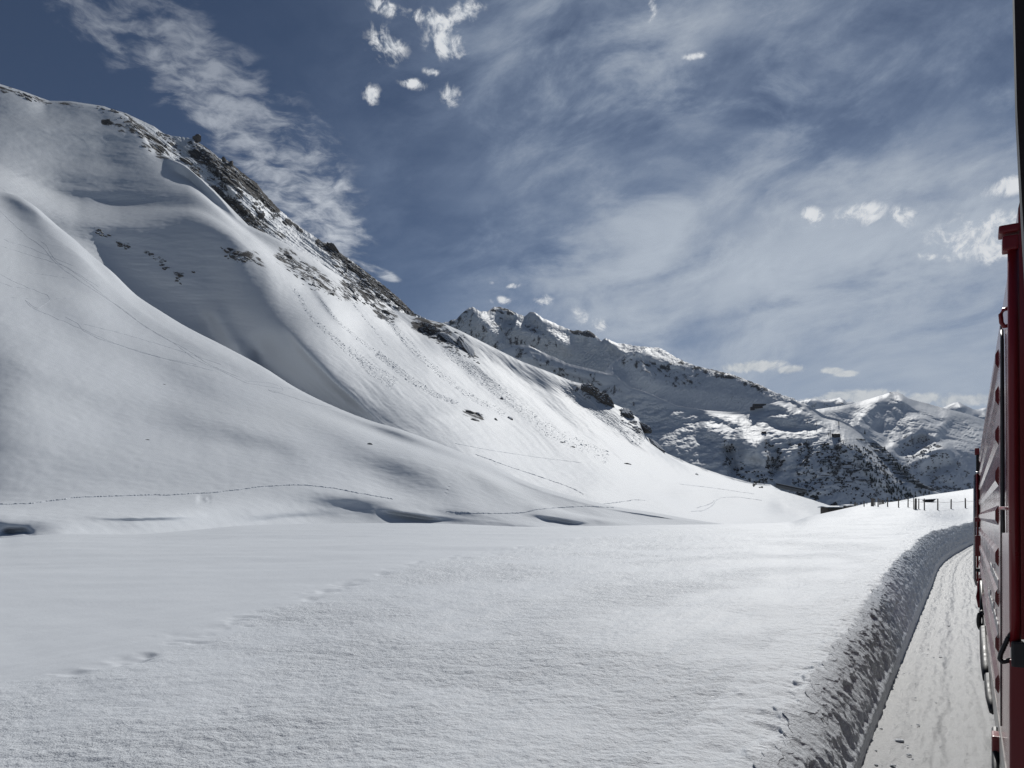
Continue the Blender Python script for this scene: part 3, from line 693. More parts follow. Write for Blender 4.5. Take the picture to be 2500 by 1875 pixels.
# rocky ridge behind the shoulder
RG_TOP = [(200,258,1160),(253,261,1165),(307,276,1170),(340,292,1180),(375,308,1190),(400,326,1200),(416,331,1205),(470,338,1215),(497,356,1220),(520,372,1225),(543,392,1225),(552,390,1225),(570,403,1228),(600,428,1232),(628,448,1236),(640,466,1238),(674,503,1245),(705,532,1250),(735,556,1255),(780,585,1262),(814,607,1265),(859,636,1270),(905,672,1270),(949,706,1268),(985,738,1260),(1010,764,1250),(1060,788,1240),(1110,812,1230)]
def disp_ridge(x, y, X, Y):
    p = (x*0.60-y*0.80)/13; q = (x*0.80+y*0.60)/120
    w = 0.010*fbm(p, q, 5, 0.6, 301, ridged=True)+0.004*fbm(X/30, Y/30, 4, 0.55, 303)
    w = w*smooth(0, 40, y-np.interp(x, [a[0] for a in RG_TOP], [a[1] for a in RG_TOP])+12)
    top = smooth(40, 0, y-np.interp(x, [a[0] for a in RG_TOP], [a[1] for a in RG_TOP]))
    return w, top*smooth(380, 480, x)*2.6*fbm(x/5.5, y/9, 4, 0.6, 307)+0.6*fbm(x/4, y/4, 3, 0.6, 309)
ridge = Sheet('mountain_ridge', [
    [(200,330,1040),(307,360,1050),(384,440,1050),(452,470,1040),(520,530,1030),(606,615,1020),(671,640,1040),(762,690,1080),(846,750,1110),(912,790,1130),(957,815,1140),(1000,830,1145),(1110,850,1140)],
    [(200,290,1110),(307,318,1100),(384,380,1090),(452,425,1090),(520,480,1080),(606,560,1070),(671,590,1090),(762,635,1130),(846,690,1160),(912,730,1175),(957,757,1185),(1000,785,1185),(1110,830,1180)],
    [(200,275,1130),(307,300,1130),(400,350,1140),(480,400,1150),(560,450,1150),(640,530,1150),(720,595,1165),(800,640,1190),(880,690,1205),(950,735,1215),(1010,778,1215),(1110,824,1205)],
    below(RG_TOP, 6, 0.99),
    RG_TOP], 200, 1110, 620, [10, 50, 70, 20],
    strokes=[([(307,280),(345,330),(400,400)], 10, 16, 0.010), ([(420,345),(440,400)], 20, 24, -0.012), ([(480,350),(540,420),(570,470),(640,560)], 10, 26, 0.020),
             ([(570,440),(640,520),(720,600),(790,660)], 14, 10, 0.010), ([(520,500),(560,560),(620,600)], 16, 20, -0.008)],
    rocks=[([(300,285),(345,330),(385,365)], 22, .75), ([(395,350),(430,380)], 16, .5), ([(485,365),(530,400),(560,440)], 34, .72), ([(560,405),(620,460),(670,500)], 22, .95), ([(520,470),(560,510),(620,560)], 36, .72),
           ([(455,395),(480,430)], 16, .6), ([(640,540),(690,570)], 16, .6), ([(700,540),(735,565)], 8, .8), ([(780,590),(830,630),(900,680),(960,725),(1008,765)], 13, .95), ([(850,670),(900,720),(950,755)], 14, .6)],
    disp=disp_ridge, m=M['snow_ridge'], back=(0.006, 0.03, 0.15), backdrop=0.7)

# ------------------------------------------------------------------ mountains across the valley
FAR_B_TOP = [(1000,800,4300),(1050,800,4350),(1082,788,4400),(1115,778,4450),(1125,767,4480),(1140,754,4520),(1154,748,4550),(1163,755,4550),(1172,760,4560),(1190,761,4600),(1205,749,4650),(1219,749,4680),(1234,753,4690),(1248,758,4690),(1256,763,4700),(1281,772,4700),(1295,761,4680),(1306,762,4660),(1324,776,4650),(1350,787,4640),(1397,808,4620),(1411,805,4620),(1423,809,4620),(1436,805,4620),(1451,816,4620),(1469,832,4600),(1478,825,4600),(1505,837,4580),(1559,845,4560),(1600,850,4560),(1650,880,4500),(1720,930,4400)]
def far_noise(seed, s, a, ridgeline, az=0.0, fine=0.45):
    def f(x, y, X, Y):
        t = np.interp(x, [p[0] for p in ridgeline], [p[1] for p in ridgeline])
        k = smooth(0, 30, y-t)
        w = k*a*fbm(X/s, Y/s, 5, 0.5, seed, ridged=True)+k*a*fine*fbm(x/9+y/14, y/11, 5, 0.62, seed+9, ridged=True)
        return w, az*fbm(x/9, y/14, 5, 0.62, seed+3)*smooth(40, 0, y-t)
    return f
farB = Sheet('far_peak', [
    [(1000,1000,3900),(1300,1000,4000),(1720,1060,3800)],
    [(1000,900,4260),(1200,880,4420),(1350,900,4420),(1500,930,4380),(1720,1000,4150)],
    [(1000,840,4100),(1150,815,4450),(1250,815,4560),(1350,840,4540),(1450,880,4450),(1560,890,4360),(1720,950,4250)],
    below(FAR_B_TOP, 5, 0.9935),
    FAR_B_TOP], 1000, 1720, 460, [30, 60, 70, 14],
    strokes=[([(1154,750),(1170,800),(1215,840),(1260,870)], 18, 24, 0.014), ([(1210,752),(1240,790),(1290,812),(1360,838),(1440,868)], 24, 16, 0.022, 0.3), ([(1154,750),(1180,790),(1225,830)], 14, 22, 0.012, 0.3), ([(1225,780),(1260,790)], 16, 14, -0.016),
             ([(1300,763),(1340,810),(1400,860)], 12, 22, 0.014), ([(1478,826),(1510,855),(1540,870)], 8, 12, 0.010), ([(1380,830),(1440,870),(1520,890)], 40, 30, -0.012)],
    rocks=[([(1110,780),(1150,760)], 20, .5), ([(1120,790),(1200,850)], 44, .47), ([(1220,800),(1320,860)], 30, .42), ([(1205,752),(1250,762)], 10, .7), ([(1300,800),(1340,840)], 26, .45), ([(1400,808),(1450,815)], 10, .8)],
    disp=far_noise(401, 420, 0.014, FAR_B_TOP, 8, 0.26), m=M['snow_far'], back=(0.01, 0.05, 0.3), backdrop=0.8)

FAR_M_TOP = [(1380,1000,3900),(1450,940,3850),(1498,881,3800),(1520,870,3790),(1540,862,3780),(1555,856,3770),(1566,857,3770),(1577,849,3860),(1606,848,3880),(1625,856,3860),(1646,870,3820),(1668,881,3780),(1697,893,3740),(1725,899,3700),(1744,903,3680),(1783,913,3620),(1827,928,3540),(1870,946,3440),(1888,957,3390),(1935,972,3290),(1975,992,3200),(2000,1020,3150)]
farM = Sheet('far_mountain', [
    [(1380,1080,3000),(1500,1080,3000),(1700,1080,3000),(1960,1080,2950)],
    [(1380,1010,3380),(1500,975,3480),(1602,985,3510),(1725,1010,3450),(1816,1015,3360),(1960,1030,3130)],
    [(1380,1005,3550),(1498,925,3620),(1560,915,3620),(1650,935,3600),(1750,955,3530),(1830,970,3420),(1960,1018,3120)],
    below(FAR_M_TOP, 5, 0.9940),
    FAR_M_TOP], 1380, 2000, 440, [14, 60, 60, 12],
    strokes=[([(1500,884),(1556,858),(1580,870),(1640,890),(1700,900)], 8, 16, 0.008), ([(1497,890),(1530,920),(1560,950),(1620,985)], 24, 24, -0.010),
             ([(1690,935),(1760,925),(1800,950)], 14, 16, 0.004, 0.4)],
    rocks=[([(1530,880),(1620,905)], 24, .5), ([(1600,900),(1680,930)], 30, .46), ([(1700,895),(1790,915),(1860,945)], 18, .62), ([(1640,880),(1700,910)], 16, .52), ([(1790,970),(1830,985)], 14, .45)],
    disp=far_noise(431, 300, 0.007, FAR_M_TOP, 7, 0.22), m=M['snow_far'], back=(0.01, 0.05, 0.3), backdrop=0.8)

FAR_F_TOP = [(1000,810,2700),(1082,820,2710),(1150,835,2720),(1190,850,2730),(1227,853,2740),(1256,842,2760),(1290,843,2770),(1342,868,2740),(1393,890,2700),(1451,903,2650),(1505,918,2590),(1523,935,2560),(1537,945,2550),(1570,955,2545),(1602,968,2540),(1653,991,2535),(1725,1002,2530),(1780,1006,2525),(1816,1006,2520),(1840,1000,2520),(1870,989,2525),(1900,980,2525),(1935,977,2510),(1979,993,2480),(2015,1015,2455),(2044,1022,2430),(2069,1033,2405),(2105,1056,2365),(2140,1079,2325),(2167,1101,2290),(2194,1133,2255),(2221,1160,2225),(2248,1179,2203),(2300,1201,2176),(2360,1228,2140),(2420,1250,2095)]
def disp_plateau(x, y, X, Y):
    t = np.interp(x, [p[0] for p in FAR_F_TOP], [p[1] for p in FAR_F_TOP]); k = smooth(0, 24, y-t)
    mid = smooth(1450, 1560, x)*smooth(2080, 1960, x)
    w = k*mid*(0.010*fbm(x/70+y/60, y/34, 4, 0.5, 451)+0.0045*np.abs(fbm(x/30, y/16, 3, 0.5, 453)))+k*0.0028*fbm(x/15-y/30, y/13, 5, 0.6, 457)
    return w, 1.2*fbm(x/6, y/7, 3, 0.6, 459)*k+(1-k)*4.0*fbm(x/24, y*0+2, 5, 0.6, 463)*smooth(1560, 1500, x)
farF = Sheet('far_hillside', [
    [(1000,1300,1950),(1400,1300,1950),(1900,1290,1950),(2420,1300,1950)],
    [(1000,1150,2250),(1400,1150,2250),(1600,1170,2200),(1800,1200,2120),(1900,1225,2080),(2060,1235,2060),(2200,1240,2090),(2300,1242,2120),(2420,1268,2060)],
    [(1000,1000,2500),(1300,1010,2520),(1500,1075,2410),(1650,1090,2330),(1800,1110,2260),(1900,1110,2235),(2000,1110,2212),(2100,1130,2200),(2200,1180,2150),(2300,1222,2135),(2420,1260,2070)],
    [(1000,900,2640),(1250,915,2680),(1400,960,2620),(1500,1000,2530),(1650,1040,2445),(1800,1050,2392),(1900,1040,2370),(2000,1050,2335),(2100,1085,2285),(2200,1150,2212),(2300,1208,2160),(2420,1254,2080)],
    below(FAR_F_TOP, 5, 0.9968),
    FAR_F_TOP], 1000, 2420, 760, [12, 70, 70, 60, 14],
    strokes=[([(1240,850),(1310,880),(1400,910),(1500,940)], 10, 20, 0.010), ([(1250,900),(1400,940),(1500,960)], 30, 20, -0.010),
             ([(1700,1040),(1750,1055),(1800,1085)], 20, 24, 0.018), ([(1790,1060),(1830,1075),(1870,1095)], 22, 24, 0.020), ([(1800,1100),(1850,1105),(1890,1130)], 20, 26, 0.02),
             ([(1770,1080),(1790,1130),(1800,1170)], 12, 12, -0.018), ([(1880,1080),(1890,1140),(1885,1170)], 14, 14, -0.014),
             ([(1985,1075),(1960,1110),(1930,1150),(1900,1182)], 12, 12, -0.008), ([(2030,1060),(2060,1080),(2110,1120),(2180,1200)], 20, 20, 0.014),
             ([(2105,1056),(2150,1110),(2220,1190)], 16, 18, -0.014), ([(2120,1075),(2190,1140),(2290,1205)], 8, 9, 0.010),
             ([(1840,985),(1900,990),(1960,1010)], 10, 12, 0.010), ([(1920,970),(1955,1010)], 14, 12, -0.010), ([(1850,1030),(1950,1050),(2010,1045)], 10, 14, -0.012), ([(1700,1000),(1760,1020),(1820,1040)], 10, 14, 0.012)],
    rocks=[([(1250,870),(1400,920),(1500,950)], 26, .42), ([(1500,960),(1540,990)], 16, .42), ([(1750,1100),(1790,1150)], 20, .4), ([(1870,1090),(1900,1150)], 24, .5),
           ([(1960,1120),(2060,1170),(2150,1190)], 50, .42), ([(2050,1100),(2150,1160)], 40, .42)],
    disp=disp_plateau, m=M['snow_far'], back=(0.01, 0.05, 0.25), backdrop=0.6)

FAR_R_TOP = [(1900,1010,7600),(1990,1000,7700),(2060,990,7800),(2091,984,7900),(2118,975,8000),(2162,962,8100),(2172,958,8100),(2183,956,8120),(2192,958,8120),(2202,962,8120),(2216,972,8100),(2240,979,8050),(2265,985,8000),(2289,992,7950),(2305,996,7900),(2360,1010,7800),(2420,1030,7700),(2600,1060,7400)]
farR = Sheet('far_peak', [
    [(1900,1300,5600),(2600,1320,5600)],
    [(1900,1200,6450),(2150,1205,6450),(2300,1210,6400),(2600,1220,6400)],
    [(1900,1080,7050),(2050,1080,7050),(2150,1095,6980),(2250,1110,6880),(2320,1105,6880),(2600,1130,6850)],
    [(1900,1040,7350),(2050,1030,7450),(2150,1015,7650),(2230,1025,7560),(2320,1050,7360),(2600,1090,7150)],
    below(FAR_R_TOP, 6, 0.99),
    FAR_R_TOP], 1900, 2600, 420, [10, 50, 60, 60, 12],
    strokes=[([(2184,955),(2215,985),(2260,1010),(2330,1035)], 34, 16, 0.020, 0.2), ([(2183,957),(2150,985),(2110,1020),(2080,1060)], 16, 34, 0.010, 0.2), ([(2215,978),(2260,1000),(2320,1030)], 20, 16, -0.014), ([(2160,965),(2120,1000),(2080,1040)], 18, 16, 0.010),
             ([(2130,1030),(2160,1060),(2180,1090)], 16, 18, -0.012), ([(2200,1060),(2250,1055),(2310,1070)], 14, 24, 0.014), ([(2180,1120),(2230,1090),(2270,1060)], 20, 14, -0.014),
             ([(2230,1140),(2280,1110),(2330,1090)], 14, 18, 0.012), ([(2250,1170),(2290,1140),(2340,1130)], 14, 12, -0.012)],
    rocks=[([(2200,1080),(2260,1060)], 22, .45), ([(2220,1120),(2290,1100)], 24, .45), ([(2160,960),(2210,965)], 8, .4)],
    disp=far_noise(501, 620, 0.013, FAR_R_TOP, 3, 0.10), m=M['snow_veryfar'], back=(0.01, 0.05, 0.3), backdrop=0.6)
FAR_Z_TOP = [(1850,1010,12500),(1930,990,12500),(1955,979,12600),(1966,976,12700),(1991,973,12800),(2004,976,12800),(2031,975,12800),(2050,970,12900),(2060,974,12900),(2067,981,12900),(2080,980,12900),(2091,986,12900),(2140,1000,12900),(2230,1000,13500),(2303,995,14000),(2318,988,14000),(2330,983,14000),(2341,981,14000),(2357,990,14000),(2379,1000,14000),(2392,998,14000),(2406,995,14000),(2450,1002,14000),(2550,990,14000),(2700,1010,14000)]
farZ = Sheet('distant_range', [
    [(1850,1150,9000),(2700,1150,9000)],
    [(1850,1040,12000),(2100,1035,12200),(2330,1045,13000),(2700,1045,13000)],
    below(FAR_Z_TOP, 4, 0.992),
    FAR_Z_TOP], 1850, 2700, 320, [16, 60, 10],
    strokes=[([(2050,972),(2062,1000),(2080,1020)], 12, 16, 0.014), ([(2341,982),(2352,1010),(2380,1030)], 14, 18, 0.016), ([(1966,978),(1990,1000)], 12, 16, 0.012)],
    rocks=[([(1955,985),(2060,985)], 14, .45)], disp=far_noise(531, 1100, 0.014, FAR_Z_TOP, 10, 0.12), m=M['snow_veryfar'], back=(0.01, 0.05, 0.2), backdrop=0.5)

# valley floor that carries all of this, out to the horizon
def build_valley():
    Yq = np.concatenate([np.linspace(-1900, -100, 8), np.linspace(-60, 400, 24), np.linspace(450, 3000, 30), np.geomspace(3200, 17500, 24)])
    xq = np.concatenate([-np.geomspace(8700, 60, 30), np.linspace(-50, 50, 12), np.geomspace(60, 14200, 30)])
    X, Y = np.meshgrid(xq, Yq)
    Z = -26-0.03*np.clip(Y, 0, 3000)+0*X
    Z += 2.0*fbm(X/120, Y/120, 3, 0.5, 601)
    return tag(obj('valley_floor', grid_mesh('valley_floor', np.stack([X, Y, Z], -1), M['snow_far'], {'rock': np.zeros(X.shape)})), kind='structure')
build_valley()
# ------------------------------------------------------------------ the train
TH = math.atan(0.6185)
DV = Vector((math.sin(TH), math.cos(TH), 0)); NV = Vector((math.cos(TH), -math.sin(TH), 0))
def ray_t(x, y, t):
    "train coordinates (right of the camera, ahead, height) of the point seen at (x, y) that lies t metres ahead"
    u = (x-CX)/F; r = (u*DV.y-DV.x)/(NV.x-u*NV.y); n = r*t
    return Vector((n, t, EYE+(CY-y)/F*(t*DV.y+n*NV.y)))
def train_root(name, n, t, label, cat):
    p = DV*t+NV*n; o = empty(name, (p.x, p.y, 0), label, cat, rz=-TH); o['_n'] = n; o['_t'] = t; return o
def loc(root, v): return Vector((v[0]-root['_n'], v[1]-root['_t'], v[2]))
def body_prism(root, prof, t0, t1):
    mb = MB(); mb.prism(prof, [lambda p, t=t: loc(root, (p[0], t, p[1])) for t in (t0, t1)]); return mb

def build_loco():
    r = train_root('locomotive', 1.5, 9.2, 'long red ribbed locomotive coupled ahead, reflecting the snow in its side', 'locomotive')
    W = 0.15
    side = [(W, 1.18), (W, 3.62), (W+0.02, 3.72), (W+0.08, 3.80), (2.77, 3.80), (2.83, 3.72), (2.85, 3.62), (2.85, 1.18)]
    body_prism(r, side, 3.25, 15.15).build('body', M['red'], r)
    roof = [(W+0.085, 3.803), (W+0.25, 3.92), (0.8, 4.06), (1.5, 4.12), (2.2, 4.06), (2.6, 3.92), (2.765, 3.803)]
    body_prism(r, roof, 3.35, 15.05).build('roof', M['grey_roof'], r)
    skirt = [(W-0.004, 1.10), (W-0.004, 1.30), (W+0.03, 1.30), (W+0.03, 1.10)]
    body_prism(r, skirt, 3.3, 15.1).build('skirt', M['grey_skirt'], r)
    # pressed ribs along the side
    rib_me = None
    for k, z in enumerate([0.965, 0.74, 0.50, 0.25, 0.01, -0.245, -0.49, -0.77, -1.02]):
        if rib_me is None:
            mb = MB(); h, d = 0.060, 0.017
            prof = [(0, -h), (-d, -h*0.45), (-d, h*0.45), (0, h)]
            mb.prism(prof, [lambda p, t=t: Vector((p[0], t, p[1])) for t in (-4.7, 4.7)])
            rib_me = mb.mesh('rib', M['red'])
        o = obj('rib', rib_me, r); o.location = loc(r, (W, 10.1, EYE+z))
    # lettering between the ribs
    for txt, z, t0, size in (('matterhorn', -0.395, 7.35, 0.20), ('gotthard bahn', -0.665, 8.15, 0.20)):
        cu = bpy.data.curves.new('lettering', 'FONT'); cu.body = txt; cu.size = size; cu.align_x = 'LEFT'; cu.extrude = 0.0015
        tmp = bpy.data.objects.new('tmp', cu); C.objects.link(tmp)
        dg = bpy.context.evaluated_depsgraph_get(); me = bpy.data.meshes.new_from_object(tmp.evaluated_get(dg)); bpy.data.objects.remove(tmp)
        me.name = 'lettering'; me.materials.clear(); me.materials.append(M['white_paint'])
        w = max(v.co.x for v in me.vertices); sx = (t0-5.38)/w
        for v in me.vertices:
            x, y, q = v.co; v.co = (-q, -x*sx, y)
        o = obj('lettering', me, r); o.location = loc(r, (W-0.003, t0, EYE+z-0.07))
        o['label'] = 'white lettering reading "%s"' % txt
    # seams and seals
    MB().box(loc(r, (W-0.002, 4.88, 2.45)), (0.008, 0.014, 2.2)).build('panel_seam', M['dark_metal'], r)
    mb = MB(); pts = [ray_t(2450.5, 806, 4.5), ray_t(2451, 830, 4.45), ray_t(2452, 950, 4.40), ray_t(2453.5, 1100, 4.36), ray_t(2455, 1255, 4.33), ray_t(2457, 1300, 4.30)]
    mb.tube([loc(r, (W-0.01, p[1], p[2])) for p in pts], 0.0075, 8).build('door_seal', M['black'], r, smooth=True)
    # far end: door handrail, gangway rubber, boxes
    mb = MB(); mb.tube([loc(r, v) for v in [(W, 14.7, 3.24), (W-0.05, 14.7, 3.25), (W-0.075, 14.7, 3.20), (W-0.078, 14.7, 2.4), (W-0.075, 14.7, 1.46), (W-0.05, 14.7, 1.36), (W, 14.7, 1.33)]], 0.02, 10)
    mb.build('handrail', M['steel'], r, smooth=True)
    MB().tube([loc(r, v) for v in [(W-0.035, 14.9, 3.25), (W-0.03, 14.9, 2.6), (W-0.035, 14.9, 1.4)]], 0.018, 8).build('handrail', M['red_matt'], r, smooth=True)
    MB().box(loc(r, (W-0.02, 15.0, 2.95)), (0.07, 0.10, 1.25)).build('gangway_rubber', M['black'], r, bevel=0.01)
    MB().box(loc(r, (W-0.04, 15.0, 3.62)), (0.07, 0.10, 0.12)).build('lamp_bracket', M['red_matt'], r, bevel=0.01)
    MB().box(loc(r, (W-0.03, 14.5, 2.02)), (0.09, 0.12, 0.34)).build('door_box', M['red_matt'], r, bevel=0.012)
    MB().box(loc(r, (W-0.025, 14.4, 2.46)), (0.11, 0.10, 0.07)).build('door_latch', M['red_matt'], r, bevel=0.01)
    MB().box(loc(r, (W-0.03, 14.0, 1.65)), (0.06, 0.1, 0.06)).build('step_bracket', M['dark_metal'], r, bevel=0.008)
    mb = MB(); mb.tube([loc(r, v) for v in [(W-0.02, 12.6, 1.62), (W-0.03, 12.6, 1.50), (W-0.045, 12.5, 1.36), (W-0.03, 12.4, 1.22)]], [0.022, 0.03, 0.03, 0.02], 8).build('brake_lever', M['red_matt'], r, smooth=True)
    # hose loop, pipes and running gear below the skirt
    lp = []
    for k in range(19):
        a = math.pi*2*k/18-1.2
        lp.append(loc(r, ray_t(2397+8*math.cos(a)*0.9, 1515+21*math.sin(a), 10.8)))
    MB().tube(lp, 0.028, 8, cap=False).build('coupling_hose', M['black'], r, smooth=True)
    MB().tube([loc(r, ray_t(2396, 1420, 11.4)), loc(r, ray_t(2398, 1460, 11.2)), loc(r, ray_t(2397, 1494, 10.9))], 0.026, 8).build('hose_stem', M['dark_metal'], r, smooth=True)
    MB().tube([loc(r, ray_t(2402, 1535, 9.2)), loc(r, ray_t(2405, 1590, 8.6)), loc(r, ray_t(2408, 1630, 8.2)), loc(r, ray_t(2408, 1658, 8.0))], [0.04, 0.045, 0.045, 0.03], 8).build('sand_pipe', M['black'], r, smooth=True)
    MB().tube([loc(r, ray_t(2413, 1650, 7.3)), loc(r, ray_t(2414, 1680, 7.0)), loc(r, ray_t(2417, 1705, 6.8)), loc(r, ray_t(2425, 1735, 6.5))], 0.03, 8).build('brake_pipe', M['black'], r, smooth=True)
    MB().box(loc(r, ray_t(2436, 1812, 5.2)), (0.06, 0.14, 0.10)).build('step_bracket', M['red_matt'], r, bevel=0.01)
    MB().tube([loc(r, ray_t(2430, 1780, 5.35)), loc(r, ray_t(2431, 1880, 5.0)), loc(r, ray_t(2434, 2000, 4.7))], 0.02, 8).build('step_post', M['dark_metal'], r, smooth=True)
    for t in (5.0, 7.4, 11.4, 13.8):
        mb = MB(); n = 28
        for nn in (0.55, 0.66):
            pass
        prof = [loc(r, (0.52, t+0.46*math.cos(2*math.pi*k/n), 0.44+0.46*math.sin(2*math.pi*k/n))) for k in range(n)]
        prof2 = [p+Vector((0.12, 0, 0)) for p in prof]
        mb.add(prof+prof2, [tuple(range(n)), tuple(range(2*n-1, n-1, -1))]+[(k, (k+1) % n, n+(k+1) % n, n+k) for k in range(n)])
        mb.build('wheel', M['dark_metal'], r, bevel=0.0)
    for t in (6.2, 12.6):
        MB().box(loc(r, (0.42, t, 0.72)), (0.14, 3.3, 0.34)).build('bogie_frame', M['dark_metal'], r, bevel=0.02)
build_loco()

def build_coach():
    r = train_root('passenger_coach', 1.5, -5.0, 'near red coach end with a round red handrail, black hose and window frame', 'railway coach')
    W = 0.17
    side = [(W, 0.95), (W, 3.6), (W+0.1, 3.78), (2.75, 3.78), (2.85, 3.6), (2.85, 0.95)]
    body_prism(r, side, -14, -0.4).build('body', M['red'], r)
    body_prism(r, [(W+0.11, 3.783), (0.8, 4.0), (1.5, 4.06), (2.2, 4.0), (2.74, 3.783)], -14, -0.4).build('roof', M['grey_roof'], r)
    body_prism(r, [(0.42, 1.0), (0.42, 3.3), (2.6, 3.3), (2.6, 1.0)], -0.4, 2.4).build('vestibule', M['dark_metal'], r)
    body_prism(r, [(0.175, 1.6), (0.175, 3.02), (2.6, 3.02), (2.6, 1.6)], 2.42, 3.2).build('gangway_bellows', M['black'], r)
    t = 2.0
    P = lambda x, y, tt=t: loc(r, ray_t(x, y, tt))
    MB().tube([P(2474, 600), P(2474.5, 900), P(2476, 1200), P(2479, 1580)], 0.0112, 16).build('handrail', M['red_matt'], r, smooth=True)
    def cap_box(x0, x1, y0, y1, d, name, m, bev=0.003):
        a, b = P(x0, y1), P(x1, y0); c = (a+b)/2
        return MB().box(c, (abs(b.x-a.x), d, abs(b.z-a.z))).build(name, m, r, bevel=bev)
    cap_box(2437, 2489, 551, 579, 0.05, 'rail_cap', M['red_matt'], 0.005)
    cap_box(2446, 2487, 576, 618, 0.036, 'rail_socket', M['red_matt'], 0.005)
    MB().tube([P(2463, 752, 2.2), P(2450, 756, 2.2), P(2443, 768, 2.2), P(2445, 788, 2.2), P(2452, 797, 2.2), P(2460, 795, 2.2)], 0.0052, 8).build('hook', M['red_matt'], r, smooth=True)
    MB().tube([P(2443, 1241, 2.2), P(2470, 1241, 2.1)], 0.004, 8).build('stay', M['red_matt'], r, smooth=True)
    cap_box(2468, 2520, 1566, 1624, 0.05, 'rail_foot', M['dark_metal'], 0.005)
    cap_box(2464, 2700, 1627, 1960, 0.03, 'end_panel', M['red_matt'], 0.003)
    hp = [P(2470, 1545), P(2462, 1556), P(2452, 1577), P(2443, 1597), P(2441, 1609), P(2448, 1616), P(2458, 1614), P(2470, 1608)]
    # corrugated hose: alternate radii along a resampled path
    pts = []
    for i in range(len(hp)-1):
        for j in range(7): pts.append(hp[i].lerp(hp[i+1], j/7))
    MB().tube(pts, [0.0056 if k % 2 else 0.0047 for k in range(len(pts))], 10).build('air_hose', M['black'], r, smooth=True)
    Q = lambda x, y: loc(r, ray_t(x, y, 0.6))
    mb = MB(); pr = []
    for (x, y) in ((2472, -250), (2472, 20), (2479, 300), (2490.5, 520), (2498, 650), (2512, 900)):
        p = Q(x, y); pr.append([p, p+Vector((0.011, 0.0, 0)), p+Vector((0.011, -0.02, 0)), p+Vector((0, -0.02, 0))])
    v = [q for s in pr for q in s]; f = []
    for i in range(len(pr)-1):
        for j in range(4): f.append((i*4+j, i*4+(j+1) % 4, i*4+4+(j+1) % 4, i*4+4+j))
    f += [(3, 2, 1, 0), tuple(len(v)-4+k for k in range(4))]
    mb.add(v, f).build('window_frame', M['black'], r)
build_coach()

# ------------------------------------------------------------------ fence on the knoll
def ground_point(x, y, Y0, Y1):
    "first point of the snow field that is seen at (x, y), searched between two distances"
    Y = np.linspace(Y0, Y1, 400); X = (x-CX)/F*Y; z = ground_z(X, Y); py = CY-F*(z-EYE)/Y
    i = int(np.argmin(np.abs(py-y))); return Vector((X[i], Y[i], z[i]))
POSTS = [(2087.8,1221.5,1232,4,118),(2092.5,1224,1231,2.5,122),(2109.6,1223,1236,3,112),(2116.5,1225,1231,2,120),(2127.3,1216,1235,3,106),(2131.4,1216,1235.5,6,104),(2136,1217,1233.5,3,110),(2143.8,1216,1237,3.4,100),
         (2147.6,1218,1232,2.6,124),(2150.4,1219,1231.5,2.6,128),(2153.2,1220,1231,2.6,132),(2155.8,1221,1230.5,2.6,136),(2158.2,1221.5,1230,2.6,138),(2162,1225,1228.5,2.4,142),
         (2167.1,1216,1237,3.2,98),(2193.7,1216.6,1238,3.2,96),(2216.8,1214,1239,3.2,94),(2230.9,1215,1243.5,2.4,90),(2235.6,1216.5,1243.3,6.5,90),(2243,1217.3,1243,3.0,91),(2257,1217,1244.5,3.2,90),(2289.5,1218,1245,3.6,90),(2321.8,1218.4,1243.5,3.6,91),(2357,1216,1242,3.8,92)]
def post_label(i, x):
    spec = {0: 'leftmost dark wooden post beside the low snow-covered roofs', 1: 'short thin post just right of the leftmost fence post', 2: 'lone short dark post left of the thick gate post',
            3: 'tiniest post half sunk behind the knoll crest', 4: 'tall thin dark post touching the left of the farther gate post', 5: 'farther thick dark gate post on the knoll crest', 6: 'dark post just right of the farther gate post',
            7: 'post standing left of the receding cluster of posts', 13: 'last low post at the far end of the receding cluster', 14: 'dark post standing alone right of the receding cluster', 15: 'dark post midway between the two thick gate posts',
            16: 'dark post left of the nearer thick gate post, touching the skyline', 17: 'slender post close against the left of the nearer gate post', 18: 'thickest weathered gate post in the snow on the knoll',
            19: 'thin post close right of the nearer thick gate post', 20: 'fence post in front of the dark buried roof wedge', 21: 'grey post right of the dark buried roof wedge', 22: 'second grey post from the locomotive', 23: 'grey post nearest the locomotive'}
    return spec.get(i, 'post in the receding cluster behind the knoll')
post_me = {}
wire_pts = []
for i, (x, yt, yb, w, Y) in enumerate(POSTS):
    p = ground_point(x, yb, Y*0.85, Y*1.15); h = (yb-yt)/F*p.y; rad = 0.84*w/F*p.y/2
    mb = MB(); n = 8; q = []
    for (zz, rr) in ((-0.5, 1.05), (0.0, 1.03), (h*0.5, 1.0), (h*0.97, 0.94), (h, 0.75)):
        q += [Vector((rad*rr*(1+0.12*math.sin(3*a+i))*math.cos(a)+0.03*h*math.sin(i*2.1)*zz/h*0.6, rad*rr*(1+0.1*math.cos(2*a+i))*math.sin(a), zz)) for a in [2*math.pi*k/n for k in range(n)]]
    f = [(a*n+k, a*n+(k+1) % n, a*n+n+(k+1) % n, a*n+n+k) for a in range(4) for k in range(n)]+[tuple(range(4*n, 5*n))]
    o = mb.add(q, f).build('fence_post', M['wood']); o.location = p
    tag(o, post_label(i, x), 'fence post', 'wooden fence posts on the snowy knoll')
    if i in (14, 15, 16, 18, 20, 21, 22, 23): wire_pts.append(p+Vector((0, 0, h*0.74)))
wire_pts.append(wire_pts[-1]+Vector((3.2, 1.2, 0.05)))
mb = MB(); wp = []
for a, b in zip(wire_pts[:-1], wire_pts[1:]):
    for k in range(6): q = a.lerp(b, k/6); q.z -= 0.10*math.sin(math.pi*k/6); wp.append(q)
wp.append(wire_pts[-1])
tag(mb.tube(wp, 0.014, 5).build('fence_wire', M['dark_metal']), 'thin sagging wire strung between the fence posts on the knoll', 'wire')

